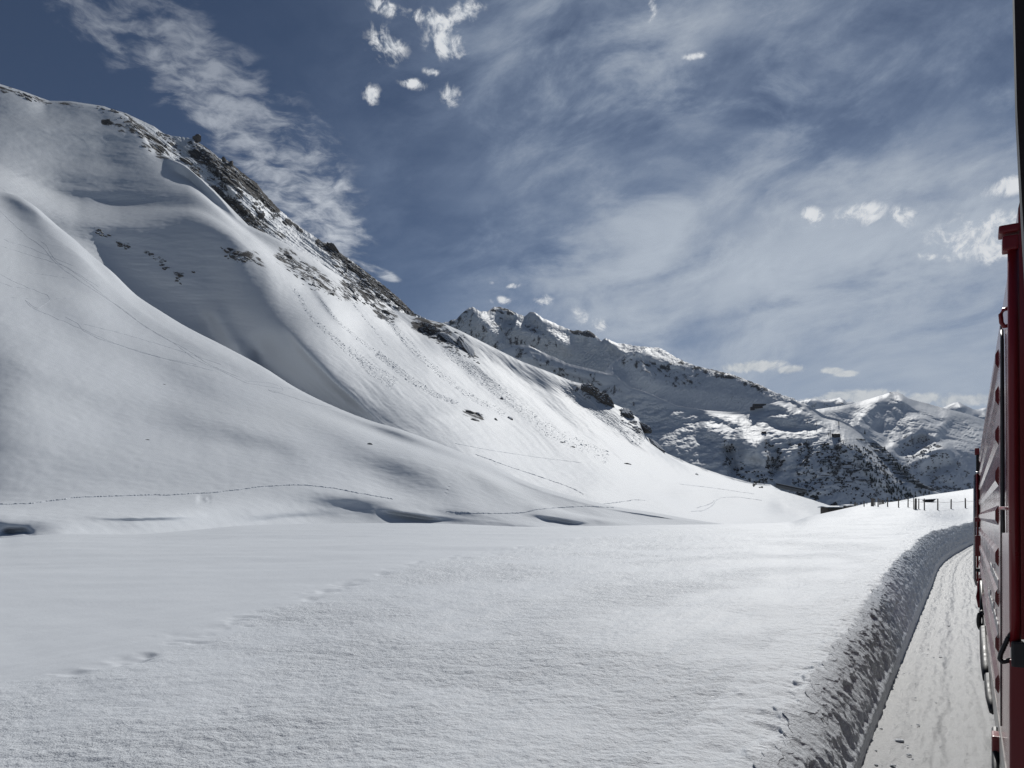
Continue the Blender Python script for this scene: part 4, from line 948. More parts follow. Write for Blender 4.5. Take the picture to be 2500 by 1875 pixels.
# buried roof wedge behind the fence
p = ground_point(2276, 1226, 92, 122)
s = p.y/F
r0 = empty('buried_hut', p, 'dark wedge of a hut gable poking from the snow behind the fence', 'hut')
MB().add([Vector((-12*s, 0, 6.0*s)), Vector((12*s, 0.2, 7.5*s)), Vector((0*s, 0.1, -1*s)), Vector((-12*s, 1.5, 6.0*s)), Vector((12*s, 1.7, 7.5*s)), Vector((0, 1.6, -1*s))],
         [(0, 1, 2), (5, 4, 3), (0, 3, 4, 1), (1, 4, 5, 2), (2, 5, 3, 0)]).build('gable', M['dark_wood'], r0)
MB().add([Vector((-15*s, -0.15, 6.1*s)), Vector((14*s, -0.1, 7.7*s)), Vector((14*s, 2.6, 9.5*s)), Vector((-15*s, 2.6, 8.0*s)), Vector((-15*s, -0.15, 7.2*s)), Vector((14*s, -0.1, 8.8*s)), Vector((14*s, 2.6, 10.2*s)), Vector((-15*s, 2.6, 8.8*s))],
         [(0, 1, 2, 3), (7, 6, 5, 4), (0, 4, 5, 1), (1, 5, 6, 2), (2, 6, 7, 3), (3, 7, 4, 0)]).build('roof', M['snow_bank'], r0)

# ------------------------------------------------------------------ buildings
def low_house(name, x0, x1, ytop, ybase, Y, label, cat, depth=9.0, rz=0.0, eave=1.2, windows=0, ridge=0.35, wallm='dark_wood', roofm='snow_bank'):
    a = PT(x0, ybase, Y); b = PT(x1, ybase, Y); c = (a+b)/2; L = (b-a).length; H = (ybase-ytop)/F*Y
    r = empty(name, c, label, cat, rz=rz)
    wh = H*(1-ridge)
    MB().box((0, depth/2, wh/2-2), (L, depth, wh+4)).build('wall', M[wallm], r)
    e = eave; t = H*0.10+0.2
    def roofslab(s):
        y0, y1 = (-e, depth/2) if s < 0 else (depth+e, depth/2)
        v = [(-L/2-e, y0, wh-0.1), (L/2+e, y0, wh-0.1), (L/2+e, y1, H-t), (-L/2-e, y1, H-t)]
        v += [(x, y, z+t) for x, y, z in v]
        return MB().add([Vector(q) for q in v], [(0, 1, 2, 3), (7, 6, 5, 4), (0, 4, 5, 1), (1, 5, 6, 2), (2, 6, 7, 3), (3, 7, 4, 0)])
    roofslab(-1).build('roof', M[roofm], r); roofslab(1).build('roof', M[roofm], r)
    if windows:
        me = None
        for k in range(windows):
            if me is None: me = MB().box((0, 0, 0), (L/windows*0.55, 0.3, wh*0.42)).mesh('window', M['glass'])
            o = obj('window', me, r); o.location = (-L/2+L*(k+0.5)/windows, -0.08, wh*0.52)
    return r
low_house('station_building', 2021, 2070, 1234.5, 1246, 420, 'long low dark building under a thick white roof at the slope foot', 'building', depth=10, windows=5)
low_house('shed', 2071, 2081, 1231.5, 1243, 330, 'small dark shed with one snowy roof pitch right of the long low building', 'shed', depth=5, windows=1)
low_house('shed', 2088, 2096, 1232.5, 1238, 240, 'tiny dark shed half buried in the knoll crest', 'shed', depth=4, eave=0.5)
def far_house(sheet, x, y, wpx, hpx, name, label, cat, windows, depth):
    q, n = sheet.at(x, y); return low_house(name, x-wpx/2, x+wpx/2, y-hpx, y, q.y-6, label, cat, depth=depth, windows=windows, ridge=0.22, roofm='dark_metal', eave=0.8)
far_house(farF, 1856, 993, 29, 8, 'mountain_restaurant', 'long dark restaurant building on the ridge shoulder of the far hillside', 'building', 6, 16)
far_house(farF, 1838, 998, 9, 5, 'chalet', 'small dark chalet just left of the ridge restaurant', 'chalet', 2, 9)
far_house(farF, 2043, 1066, 17, 8, 'lift_station', 'dark lift station with overhanging roof above the wooded slope', 'building', 3, 12)
far_house(farF, 1866, 1057, 10, 4, 'cabin', 'small dark cabin on the rolling plateau of the far hillside', 'cabin', 2, 8)
# avalanche gallery over the road
def gallery():
    a, _ = farF.at(1892, 1183); b, _ = farF.at(1968, 1199)
    a = a+Vector((0, -8, 0)); b = b+Vector((0, -8, 0)); d = b-a; L = d.length
    r = empty('road_gallery', a, 'long dark avalanche gallery cut across the foot of the far slope', 'gallery')
    r.rotation_euler = (0, 0, math.atan2(d.y, d.x)); sl = d.z/math.hypot(d.x, d.y); Lh = math.hypot(d.x, d.y)
    def slab(y0, y1, z0, z1, x0=0, x1=Lh):
        v = [Vector((x, y, z+sl*x)) for x in (x0, x1) for y in (y0, y1) for z in (z0, z1)]
        return MB().add(v, [(0, 1, 3, 2), (4, 6, 7, 5), (0, 4, 5, 1), (2, 3, 7, 6), (0, 2, 6, 4), (1, 5, 7, 3)])
    slab(-1, 14, 4.2, 5.4).build('roof', M['snow_bank'], r)
    slab(10, 12, -6, 4.2).build('back_wall', M['dark_metal'], r)
    slab(-2, 12, -6, -0.5).build('road_slab', M['concrete'], r)
    me = None
    for k in range(24):
        x = Lh*(k+0.5)/24
        if me is None: me = MB().box((0, 0, 1.8), (0.9, 0.9, 4.8)).mesh('pillar', M['concrete'])
        o = obj('pillar', me, r); o.location = (x, 0, sl*x)
gallery()
# lift pylons
def pylon(x, yb, yt, label):
    q, n = farF.at(x, yb); h = (yb-yt)/F*q.y
    r = empty('lift_pylon', q, label, 'lift pylon', 'ski lift pylons on the far plateau')
    MB().tube([(0, 0, -3), (0, 0, h)], [0.9, 0.5], 8).build('mast', M['dark_metal'], r)
    MB().box((0, 0, h*0.97), (h*0.5, 0.8, 0.7)).build('crossarm', M['dark_metal'], r)
pylon(1971, 1034, 1024, 'leftmost lift pylon on the bright plateau'); pylon(1993, 1040, 1030, 'lift pylon second from left on the plateau')
pylon(2027, 1060, 1050, 'short lift pylon just left of the dark lift station')
def tower():
    q, n = farF.at(2048, 1038); h = 9/F*q.y
    r = empty('lift_tower', q, 'tall lattice lift tower standing near the plateau edge', 'lift tower')
    for sx, sy in ((-1, -1), (1, -1), (1, 1), (-1, 1)):
        MB().tube([(sx*h*0.17, sy*h*0.17, -3), (sx*h*0.05, sy*h*0.05, h)], 0.3, 5).build('leg', M['dark_metal'], r)
    MB().box((0, 0, h), (h*0.26, 1.0, 1.0)).build('crosshead', M['dark_metal'], r)
    for k in (0.25, 0.5, 0.75): MB().box((0, 0, h*k), (h*(0.34-0.22*k), h*(0.34-0.22*k), 0.5)).build('brace', M['dark_metal'], r)
tower()

# ------------------------------------------------------------------ rocks
def snowy_rock():
    m, k, b = mat('snowy_rock', (0.1, 0.1, 0.1), 0.9, spec=0.2)
    g = k.node('ShaderNodeNewGeometry'); p = g.outputs['Position']
    nz = k.sep(g.outputs['Normal'])[2]
    f = k.ramp(k.m('ADD', nz, k.m('MULTIPLY', k.m('SUBTRACT', k.noise(p, 0.5, 6, 0.65), 0.5), 1.2)), 0.56, 0.74)
    rc = k.mix(k.noise(p, 0.6, 8, 0.65), (0.045, 0.042, 0.040, 1), (0.19, 0.175, 0.155, 1))
    k.l.new(k.mix(f, rc, SNOW+(1,)), b.inputs['Base Color'])
    bp = k.node('ShaderNodeBump'); bp.inputs['Strength'].default_value = 0.9; bp.inputs['Distance'].default_value = 1.0
    k.l.new(k.noise(p, 1.2, 8, 0.7), bp.inputs['Height']); k.l.new(bp.outputs[0], b.inputs['Normal'])
    return m
M['snowy_rock'] = snowy_rock()
def blob(seed, sub=3, jag=0.45, flat=False):
    bm = bmesh.new(); bmesh.ops.create_icosphere(bm, subdivisions=sub, radius=1)
    P = np.array([v.co for v in bm.verts]); f = np.array([[v.index for v in q.verts] for q in bm.faces]); bm.free()
    r = 1+jag*fbm(P[:, 0]*1.6+seed*7.1+P[:, 2]*0.9, P[:, 1]*1.6-seed*3.3+P[:, 2]*1.7, 5, 0.62, seed, ridged=True)
    P = P*r[:, None]
    # cut with a few planes for faceted, broken sides
    rr = np.random.default_rng(seed)
    for _ in range(9):
        n = rr.normal(size=3); n /= np.linalg.norm(n); d = 0.62+0.25*rr.random()
        s = P@n-d; P = np.where(s[:, None] > 0, P-(s*0.85)[:, None]*n, P)
    return P, f
def outcrop(sheet, x0, y0, x1, y1, thick, label, seed, cat='rock outcrop', name='rock_outcrop', group=None, up=0.45, sub=4, m='snowy_rock', lift=0.0, jag=0.5):
    a, n0 = sheet.at(x0, y0); b, n1 = sheet.at(x1, y1); c = (a+b)/2; n = (n0+n1).normalized()
    cm, nm = sheet.at((x0+x1)/2, (y0+y1)/2)
    c = cm; al = b-a; L = al.length/2
    view = (c-Vector((0, 0, EYE))).normalized()
    # keep the length seen in the picture but do not let grazing terrain stretch it in depth
    s = c.y/F; px = math.hypot(x1-x0, y1-y0)
    L = min(L, px*s*0.9)
    al = (al-n*al.dot(n)).normalized(); ac = n.cross(al).normalized()
    T = thick*s
    P, f = blob(seed, sub, jag)
    P3 = P[:, :1]*L*np.array(al)+P[:, 1:2]*T*np.array(ac)+P[:, 2:3]*T*up*2.0*np.array(n)+np.array(n)*lift*T
    me = bpy.data.meshes.new(name); me.from_pydata([tuple(p) for p in P3], [], [tuple(int(i) for i in q) for q in f]); me.materials.append(M[m])
    o = obj(name, me); o.location = c
    tag(o, label, cat, group); return o
outcrop(slope, 1105, 815, 1173, 893, 15, 'largest dark cliff band on the middle slope, pointing downhill', 3, up=0.5)
outcrop(slope, 1030, 795, 1075, 812, 12, 'broken snow-streaked crag just left above the largest cliff', 5, up=0.35, jag=0.7)
outcrop(slope, 1072, 806, 1118, 845, 13, 'narrow crag joining the upper end of the largest cliff', 6, up=0.35, jag=0.7)
outcrop(slope, 1418, 942, 1462, 968, 15, 'upper rock wall on the right shoulder of the slope', 7, up=0.5)
outcrop(slope, 1452, 965, 1496, 993, 17, 'broad rock wall below the upper one on the right shoulder', 8, up=0.5)
outcrop(slope, 1518, 1000, 1546, 1028, 13, 'brown crag in the middle of the right shoulder', 9, up=0.5)
outcrop(slope, 1545, 1025, 1590, 1062, 11, 'long descending crag at the lower right shoulder edge', 10, up=0.5)
outcrop(slope, 1585, 1060, 1622, 1104, 6, 'thin tail of rock trailing down from the right shoulder crags', 11, up=0.5)
outcrop(slope, 1134, 1004, 1156, 1012, 5, 'flat dark rock, topmost of the trio on the lower slope', 12, cat='rock', name='rock')
outcrop(slope, 1162, 1008, 1178, 1019, 6, 'rounded dark rock, rightmost of the trio on the lower slope', 13, cat='rock', name='rock')
outcrop(slope, 1152, 1024, 1172, 1028, 4.5, 'low dark rock, lowest of the trio on the lower slope', 14, cat='rock', name='rock')
outcrop(slope, 1205, 1022, 1213, 1027, 4, 'small square boulder right of the rock trio', 15, cat='boulder', name='boulder')
outcrop(slope, 1238, 1018, 1252, 1026, 5, 'dark boulder at the edge of the sluff fan', 16, cat='boulder', name='boulder')
outcrop(slope, 1222, 971, 1229, 977, 3.6, 'lone dark boulder high in the wide sluff fan', 17, cat='boulder', name='boulder')
outcrop(slope, 1693, 1153, 1706, 1164, 4, 'jagged rock low on the right end of the slope', 18, cat='rock', name='rock')
outcrop(slope, 1365, 1079, 1380, 1082, 2.6, 'small low rock where the sluff fan runs out', 19, cat='rock', name='rock')
outcrop(slope, 1392, 1090, 1404, 1093, 2.4, 'second small rock below the sluff fan', 20, cat='rock', name='rock')
outcrop(slope, 1524, 1131, 1540, 1134, 2.6, 'flat rock on the smooth lower right slope', 21, cat='rock', name='rock')
outcrop(hill, 896, 1084, 908, 1085, 3.0, 'lone boulder on the crest of the front hill', 22, cat='boulder', name='boulder', lift=0.3)
outcrop(hill, 354, 1074, 364, 1075, 1.6, 'tiny dark stone on the open flank of the front hill', 23, cat='stone', name='stone')
outcrop(hill, 396, 938, 403, 940, 1.4, 'tiny dark stone high on the front hill', 24, cat='stone', name='stone')
outcrop(ridge, 474, 334, 486, 352, 6.5, 'square dark boulder standing on the ridge skyline', 25, cat='boulder', name='boulder', up=0.8, lift=0.7, sub=2, jag=0.7)
outcrop(ridge, 546, 390, 552, 400, 5, 'left of two rock teeth on the ridge skyline', 26, cat='rock tooth', name='rock_tooth', up=0.9, lift=0.5, sub=2, jag=0.7)
outcrop(ridge, 560, 396, 566, 408, 5, 'right of two rock teeth on the ridge skyline', 27, cat='rock tooth', name='rock_tooth', up=0.9, lift=0.5, sub=2, jag=0.7)
outcrop(ridge, 622, 516, 648, 534, 9, 'dark slab in the middle of the shaded ridge face', 28, cat='rock slab', name='rock_slab')
outcrop(ridge, 688, 540, 700, 552, 6, 'dark rock on the bright streaked ridge flank', 29, cat='rock', name='rock')
outcrop(ridge, 795, 598, 826, 618, 8, 'dark crag on the skyline at the middle of the ridge', 30, up=0.6, lift=0.3)
for i, (x0, y0, x1, y1, th, lb) in enumerate([(238, 560, 250, 565, 2.8, 'dark stone, upper left of the row in the shaded bowl'), (260, 573, 272, 577, 2.6, 'dark stone, middle of the row in the shaded bowl'),
        (285, 600, 300, 602, 2.4, 'thin dark stone below the row in the shaded bowl'), (308, 600, 318, 603, 2.6, 'dark stone at the right end of the row in the shaded bowl'),
        (366, 618, 376, 622, 3.2, 'dark stone at the centre of the shaded bowl'), (400, 637, 407, 639, 2.6, 'lone dark stone right of the bowl centre'),
        (432, 674, 447, 673, 4.2, 'largest dark rock in the shaded bowl'), (468, 663, 477, 665, 3.2, 'dark stone right above the largest rock of the bowl'), (438, 690, 444, 693, 2.2, 'small stone just under the largest rock of the bowl'),
        (694, 622, 716, 634, 6, 'dark rock under the cornice of the bright shoulder'), (735, 680, 745, 685, 4, 'stone, left of the pair under the shaded shoulder'), (762, 672, 775, 690, 5, 'stone, right of the pair under the shaded shoulder'),
        (778, 698, 786, 702, 4, 'dark stone at the lower edge of the shoulder shadow'), (805, 716, 815, 722, 5, 'dark rock at the right end of the shoulder shadow'), (850, 700, 864, 716, 6, 'rock at the edge of the bright shoulder nose'),
        (858, 722, 872, 735, 6, 'lower rock at the shoulder nose'), (928, 758, 950, 768, 8, 'dark rock patch right below the shoulder nose'), (548, 608, 560, 618, 5, 'upper rock beside the bright rib'), (560, 620, 574, 632, 5, 'lower rock beside the bright rib')]):
    outcrop(slope, x0, y0, x1, y1, th, lb, 40+i, cat='rock', name='rock', sub=3)

def scatter(name, sheet, polys, n, size, label, seed, m='snowy_rock', flatten=0.5, along=None, sub=2, even=False):
    "many small broken rocks on one hillside, joined into one mesh"
    r = np.random.default_rng(seed); V = []; Fc = []; base = 0
    tmpl = [blob(seed*10+k, sub, 0.5) for k in range(8)]
    fr = sheet.n_front; px, py = sheet.px[:fr], sheet.py[:fr]
    for poly, w in polys:
        k = in_poly(px, py, poly); idx = np.argwhere(k)
        if not len(idx): continue
        cl = fbm(px[k]/22, py[k]/16, 4, 0.6, seed); cl2 = fbm(px[k]/7, py[k]/5, 3, 0.6, seed+5)
        pr = np.maximum(0, cl*0.8+cl2*0.7-0.02)**1.2
        if even: pr = np.maximum(0, fbm((px[k]*0.66-py[k]*0.75)/3.2, (px[k]*0.75+py[k]*0.66)/60, 3, 0.6, seed+7)+0.3)+0.15
        # count by seen area, not by mesh density
        if pr.sum() <= 0: continue
        sel = r.choice(len(idx), size=int(n*w), p=pr/pr.sum())
        for q in sel:
            i, j = idx[q]; p = sheet.P[i, j]; nn = sheet.N[i, j]
            s = size*p[1]/F*np.exp(r.normal()*0.45)
            T, f = tmpl[r.integers(8)]
            t = np.array([0.6+0.3*r.normal(), r.normal()*0.5, -0.6]) if along is None else np.array(along)+r.normal(size=3)*0.25
            t = t-nn*(t@nn); t /= np.linalg.norm(t); b = np.cross(nn, t)
            A = T[:, :1]*t*s*1.5+T[:, 1:2]*b*s+T[:, 2:3]*nn*s*flatten+p
            V.append(A); Fc.append(f+base); base += len(A)
    me = bpy.data.meshes.new(name); V = np.concatenate(V); Fc = np.concatenate(Fc)
    me.vertices.add(len(V)); me.vertices.foreach_set('co', V.reshape(-1).astype(np.float32))
    me.loops.add(len(Fc)*3); me.loops.foreach_set('vertex_index', Fc.reshape(-1).astype(np.int32))
    me.polygons.add(len(Fc)); me.polygons.foreach_set('loop_start', (np.arange(len(Fc))*3).astype(np.int32)); me.update(calc_edges=True)
    me.materials.append(M[m])
    return tag(obj(name, me), label, kind='stuff')
scatter('scattered_rocks', ridge, [([(300,278),(345,318),(400,400),(385,410),(330,340),(295,300)], .22), ([(380,318),(440,345),(440,400),(390,370)], .10), ([(475,345),(540,395),(580,440),(600,520),(520,455),(480,400)], .34), ([(540,395),(600,430),(700,545),(640,530),(580,470)], .40),
        ([(500,455),(560,480),(640,540),(680,600),(640,615),(560,560)], .34), ([(452,385),(490,410),(480,440),(450,410)], .08), ([(770,580),(860,640),(960,718),(1012,768),(990,775),(880,690),(780,610)], .45), ([(800,630),(900,700),(960,750),(880,730)], .12)], 950, 2.3, 'dark broken rocks strewn over the upper ridge', 3)
scatter('scattered_rocks', slope, [([(235,258),(310,275),(395,380),(380,395),(320,320),(240,275)], .12), ([(20,212),(60,228),(130,258),(60,250)], .05), ([(535,600),(600,622),(640,650),(560,640)], .08), ([(670,615),(740,640),(860,720),(830,735),(740,700),(680,640)], .26), ([(840,680),(890,700),(940,750),(870,745)], .16),
        ([(920,750),(965,768),(960,790),(920,775)], .10), ([(1015,780),(1130,815),(1175,890),(1120,870),(1020,810)], .22), ([(1405,930),(1500,985),(1490,1000),(1415,960)], .10), ([(1515,995),(1625,1110),(1590,1080),(1515,1025)], .12), ([(230,555),(320,600),(310,610),(235,570)], .03), ([(355,610),(450,670),(430,690),(360,625)], .04)], 900, 2.0, 'small dark rocks scattered on the near mountainside', 4)

def band_poly(line, w0, w1):
    P = np.array(line, float); d = np.gradient(P, axis=0); n = np.stack([-d[:, 1], d[:, 0]], 1); n /= np.linalg.norm(n, axis=1, keepdims=True)
    w = np.linspace(w0, w1, len(P))[:, None]; return [tuple(q) for q in np.concatenate([P+n*w, (P-n*w)[::-1]])]
FALL = [(([(718,705),(760,775),(840,850),(905,905)], 4, 9), .10), (([(850,848),(905,902),(965,938)], 8, 17), .10), (([(768,716),(830,790),(925,868),(1000,925)], 3, 6), .08), (([(920,862),(1000,925),(1060,963),(1118,986)], 9, 5), .16),
        (([(832,704),(885,770),(945,845)], 2, 3), .03), (([(940,778),(1000,850),(1080,920),(1150,970),(1235,1012)], 3, 8), .14), (([(960,790),(1040,875),(1110,935)], 2, 3), .03), (([(1085,850),(1170,920),(1260,990),(1345,1055),(1485,1120)], 12, 16), .26), (([(1385,950),(1480,1020),(1570,1080)], 12, 16), .10)]
scatter('sluff_debris', slope, [(band_poly(*f), w) for f, w in FALL], 7000, 0.55, 'streaks of sluffed snow balls down the mountainside', 21, m='snow_hill', flatten=1.1, along=(0.6, -0.5, -0.6), sub=1, even=True)

# ------------------------------------------------------------------ ski tracks, footpath, clods
def ribbons(name, sheet, lines, width, height, label, wob=0.0, seed=1, m='snow_hill'):
    r = random.Random(seed); V = []; Fq = []
    for ln in lines:
        pts = []
        for (a, b) in zip(ln[:-1], ln[1:]):
            L = math.hypot(b[0]-a[0], b[1]-a[1]); k = max(2, int(L/3))
            for j in range(k): pts.append((a[0]+(b[0]-a[0])*j/k, a[1]+(b[1]-a[1])*j/k))
        pts.append(ln[-1])
        # smooth the polyline a little
        for _ in range(4): pts = [pts[0]]+[((pts[i-1][0]+2*pts[i][0]+pts[i+1][0])/4, (pts[i-1][1]+2*pts[i][1]+pts[i+1][1])/4) for i in range(1, len(pts)-1)]+[pts[-1]]
        W = [sheet.at(*p) for p in pts]
        P = [w[0] for w in W]
        for _ in range(3): P = [P[0]]+[(P[i-1]+P[i]*2+P[i+1])/4 for i in range(1, len(P)-1)]+[P[-1]]
        b0 = len(V)
        for i, p in enumerate(P):
            d = (P[min(i+1, len(P)-1)]-P[max(i-1, 0)]); n = W[i][1]
            if d.length < 1e-6: d = Vector((1, 0, 0))
            sd = d.cross(n).normalized(); w = width*(1+wob*r.uniform(-1, 1)); h = height*(1+wob*r.uniform(-1, 1))
            off = sd*wob*r.uniform(-1, 1)*width*0.7
            V += [p-sd*w/2+off-n*0.15, p-sd*w*0.16+off+n*h, p+sd*w*0.12+off+n*h*0.8, p+sd*w/2+off-n*0.15]
        for i in range(len(P)-1):
            for j in range(3): Fq.append((b0+i*4+j, b0+i*4+j+1, b0+i*4+5+j, b0+i*4+4+j))
    mb = MB(); mb.add(V, Fq); o = mb.build(name, M[m]); return tag(o, label, kind='stuff')
ribbons('ski_tracks', hill, [
    [(0,515),(30,545),(70,580),(100,600),(112,612),(125,630),(150,655),(170,668),(200,690),(240,715),(300,755),(350,795),(420,835),(480,880),(540,905),(600,935),(690,950)],
    [(100,590),(115,600),(120,615),(140,640),(180,665),(215,690),(270,735),(330,780),(390,820),(450,850),(510,890),(580,920)],
    [(0,580),(20,590),(60,600),(120,625),(180,650)], [(0,660),(60,665),(120,672),(170,680)], [(0,670),(50,695),(100,715),(120,722),(122,735),(90,755),(70,740),(58,730),(75,750),(120,770),(180,795),(260,830),(340,860),(420,880),(520,905)],
    [(0,725),(80,730),(170,728),(250,727)], [(160,775),(190,790),(205,810),(250,830),(330,855),(400,875),(480,890)], [(0,600),(80,625),(160,650),(240,700)],
    [(600,930),(660,935),(690,945),(695,955),(670,960),(650,950),(690,962),(760,985),(860,1005)], [(690,945),(740,955),(800,975),(880,1010)],
    [(0,690),(30,700),(65,705)], [(200,790),(300,815),(420,850),(540,890)]], 0.30, 0.06, 'thin curving ski tracks on the front hill', 0.15, 5)
ribbons('footpath', hill, [[(-40,1232),(0,1231),(70,1230),(100,1226),(150,1219),(210,1214),(320,1210),(440,1208),(520,1203),(580,1196),(640,1188),(720,1184),(760,1186),(820,1193),(880,1205),(960,1219)], [(1090,1249),(1150,1253),(1230,1254),(1280,1252),(1310,1244),(1360,1240),(1430,1236),(1500,1240)]], 0.5, 0.15, 'trodden footpath of deep prints along the foot of the front hill', 0.55, 6)
ribbons('footpath', slope, [[(1440,1234),(1500,1228),(1550,1220),(1575,1222)], [(1160,1110),(1260,1145),(1340,1172),(1400,1193),(1425,1207)]], 0.7, 0.20, 'trodden footpath winding over the lower mountainside', 0.7, 7, 'snow_hill')
ribbons('footpath', slope, [[(1690,1249),(1720,1247),(1738,1235),(1748,1222),(1760,1215),(1800,1213),(1860,1222)], [(1700,1240),(1730,1232),(1745,1222)], [(1660,1182),(1730,1190),(1800,1200),(1840,1206)], [(1110,1083),(1200,1100),(1300,1115),(1420,1130)]], 0.6, 0.13, 'faint trodden path on the right end of the lower slope', 0.6, 8, 'snow_hill')
def clods():
    r = np.random.default_rng(5); V = []; Fc = []; base = 0; T = [blob(90+k, 1, 0.5) for k in range(5)]
    for _ in range(150):
        a = np.exp(r.uniform(np.log(7), np.log(60))); n = abs(r.normal())*0.35+0.06
        if n > 2.2: continue
        x, y, nx, ny = foot(a); s = 0.009*np.exp(r.normal()*0.55)
        if r.random() < 0.03: s *= 1.8
        t, f = T[r.integers(5)]; p = np.array([x-nx*n, y-ny*n, 0.006])
        V.append(t*s*np.array([1.3, 1, 0.5])+p); Fc.append(f+base); base += len(t)
    V = np.concatenate(V); Fc = np.concatenate(Fc)
    me = bpy.data.meshes.new('snow_clods'); me.from_pydata([tuple(v) for v in V], [], [tuple(int(i) for i in q) for q in Fc]); me.materials.append(M['snow_bank'])
    tag(obj('snow_clods', me), 'small snow clods fallen along the foot of the bank', kind='stuff')
clods()

# ------------------------------------------------------------------ trees, shrubs, avalanche barriers on the far hillside
def conifer_mesh(seed):
    r = random.Random(seed); mb = MB(); H = 1.0
    for lv in range(7):
        z0 = 0.10+0.125*lv; rad = 0.24*(1-lv/7.6); n = 9
        ring = [Vector((rad*r.uniform(0.65, 1.2)*math.cos(2*math.pi*k/n), rad*r.uniform(0.65, 1.2)*math.sin(2*math.pi*k/n), z0-r.uniform(0.0, 0.05))) for k in range(n)]
        top = Vector((r.uniform(-.01, .01), r.uniform(-.01, .01), z0+0.22 if lv < 6 else H))
        mb.add(ring+[top], [(k, (k+1) % n, n) for k in range(n)])
    return mb.mesh('crown', M['needles'])
crowns = [conifer_mesh(k) for k in range(5)]
trunk = MB().tube([(0, 0, -0.1), (0, 0, 0.5), (0, 0, 0.9)], [0.03, 0.022, 0.006], 6).mesh('trunk', M['bark'])
def conifer(p, h, label, group, k, cat='conifer'):
    r = empty('conifer', p, label, cat, group, rz=k*1.3)
    c = obj('crown', crowns[k % 5], r); t = obj('trunk', trunk, r)
    c.scale = (h, h, h); t.scale = (h, h, h); return r
rr = random.Random(3); spots = []
for ci, (poly, n) in enumerate((([(2140,1090),(2165,1100),(2240,1180),(2300,1225),(2270,1228),(2180,1140)], 50), ([(2080,1120),(2150,1140),(2240,1215),(2200,1232),(2120,1180)], 70), ([(2150,1180),(2240,1200),(2250,1235),(2180,1235)], 34), ([(1990,1120),(2080,1110),(2120,1150),(2040,1160)], 22), ([(2020,1060),(2120,1100),(2150,1130),(2080,1100)], 14))):
    xs = [p[0] for p in poly]; ys = [p[1] for p in poly]; k = 0
    while k < n:
        x, y = rr.uniform(min(xs), max(xs)), rr.uniform(min(ys), max(ys))
        if in_poly(np.array([x]), np.array([y]), poly)[0]: spots.append((x, y, ci)); k += 1
STAND = ['dark conifer in the line along the crest of the wooded flank', 'dark conifer scattered over the face of the wooded flank', 'dark conifer in the low stand just above the fence posts', 'dark conifer among the shrubs left of the barriers', 'small conifer on the bright brow below the lift station']
for k, (x, y, ci) in enumerate(spots):
    p, n = farF.at(x, y); h = rr.uniform(7, 14) if k < 154 else rr.uniform(6, 10)
    conifer(p, h, STAND[ci], 'conifers: '+STAND[ci][5:].strip(), k)
for x, y, h, lb in ((2113, 1056, 15, 'lone conifer on the skyline above the avalanche barriers'), (2178, 1240, 22, 'dark conifer low behind the fence, left of the big clump'), (2215, 1236, 26, 'largest dark conifer clump just above the fence')):
    p, n = farF.at(x, y); conifer(p, h, lb, None, int(x))
def scatter_shrubs(name, sheet, polys, n, size, label, seed):
    return scatter(name, sheet, polys, n, size, label, seed, m='shrub', flatten=1.5, along=(1, 0, 0.1), sub=1)
scatter_shrubs('shrubs', farF, [([(1770,1070),(1800,1090),(1830,1170),(1850,1190),(1800,1170),(1760,1120)], .10), ([(1865,1080),(1900,1090),(1920,1120),(1890,1170),(1870,1150)], .16), ([(1950,1080),(2010,1085),(2060,1120),(2080,1200),(1990,1215),(1930,1180),(1945,1120)], .42),
        ([(2010,1080),(2110,1090),(2180,1150),(2240,1225),(2080,1235),(2040,1160)], .46), ([(1880,1190),(1960,1205),(2000,1235),(1930,1230)], .10), ([(1780,1150),(1880,1150),(1890,1178),(1840,1180)], .10), ([(2020,1240),(2060,1238),(2060,1225),(2040,1222)], .02), ([(1960,1205),(1995,1212),(2005,1240),(1965,1230)], .1)], 1900, 1.1, 'bare dark shrubs dotted over the steep far hillside', 12)
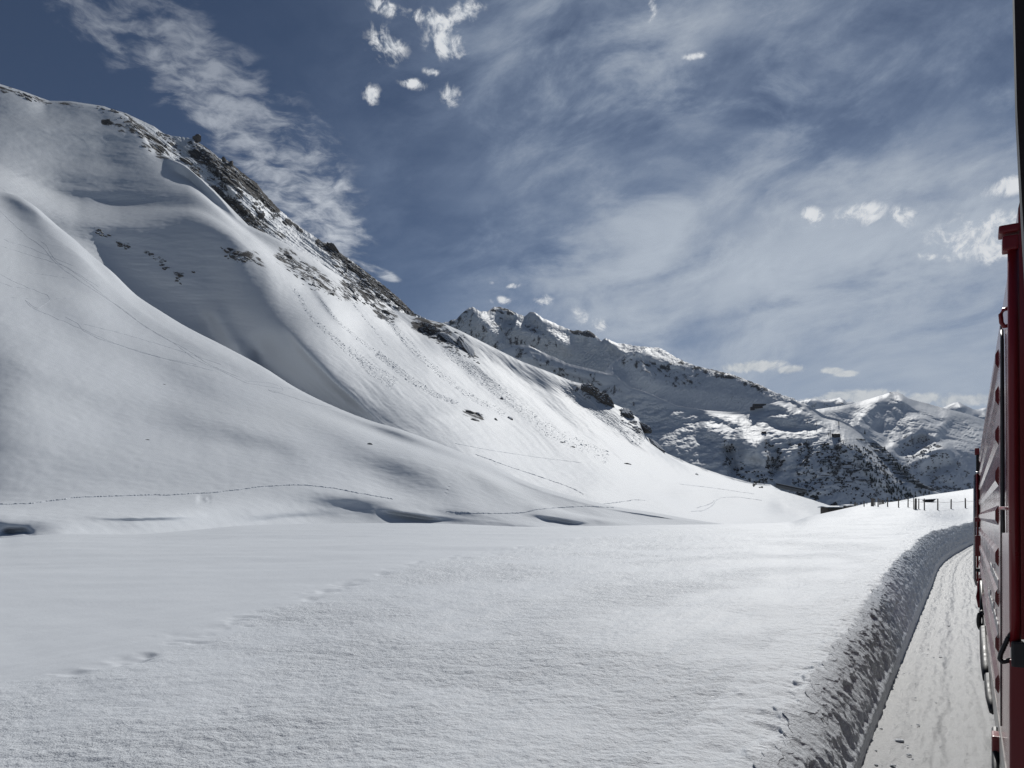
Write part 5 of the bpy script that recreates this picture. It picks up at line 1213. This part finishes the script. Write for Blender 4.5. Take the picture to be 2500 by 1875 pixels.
scatter_shrubs('shrubs', farR, [([(2190,1090),(2250,1060),(2300,1075),(2260,1120),(2210,1130)], .3), ([(2200,1140),(2300,1100),(2370,1150),(2330,1200),(2250,1190)], .5), ([(2240,1190),(2380,1180),(2380,1230),(2300,1215)], .4)], 700, 1.0, 'bare dark shrubs on the distant valley side', 13)
scatter_shrubs('bushes', slope, [([(1838,1178),(1868,1180),(1866,1192),(1840,1192)], 1)], 26, 1.5, 'pair of small bushes at the end of the near slope', 14)
bar_me = None
def barrier(p, L, h):
    global bar_me
    if bar_me is None:
        mb = MB(); mb.box((0, 0, 0.55), (1, 0.01, 0.9))
        for k in range(5): mb.box((-0.5+0.25*k, -0.004, 0.4), (0.012, 0.02, 1.2))
        bar_me = mb.mesh('avalanche_barrier', M['dark_metal'])
    o = obj('avalanche_barrier', bar_me); o.location = p; o.scale = (L, 40, h); return o
rr = random.Random(8)
for k in range(135):
    if k < 95:
        v = rr.random(); u_ = rr.random(); ax, ay = 2095+v*150, 1070+v*125; x, y = ax+u_*(48+10*v)-8, ay+u_*8
        if y < np.interp(x, [a[0] for a in FAR_F_TOP], [a[1] for a in FAR_F_TOP])+6: y = np.interp(x, [a[0] for a in FAR_F_TOP], [a[1] for a in FAR_F_TOP])+8
    else: x, y = rr.uniform(2000, 2150), rr.uniform(1095, 1180)
    p, n = farF.at(x, y)
    o = barrier(p+Vector((0, -1.5, 0)), rr.uniform(12, 30), rr.uniform(1.8, 2.8))
    if k < 95: tag(o, 'low dark avalanche barrier in the steep rows right of the tree line', 'barrier', 'avalanche barriers in steep rows')
    else: tag(o, 'low dark avalanche barrier among the shrubs on the hillside face', 'barrier', 'avalanche barriers among the shrubs')

# ------------------------------------------------------------------ air
def build_haze():
    m = bpy.data.materials.new('haze'); m.use_nodes = True; k = NT(m.node_tree); k.n.clear()
    out = k.node('ShaderNodeOutputMaterial'); v = k.node('ShaderNodeVolumePrincipled')
    v.inputs['Color'].default_value = (0.62, 0.74, 0.95, 1); v.inputs['Density'].default_value = 1.6e-5
    k.l.new(v.outputs[0], out.inputs['Volume'])
    o = MB().box((2750, 7900, 1070), (23500, 20200, 2660)).build('haze', m)
    tag(o, 'thin blue mountain air over the whole valley', kind='stuff')
build_haze()
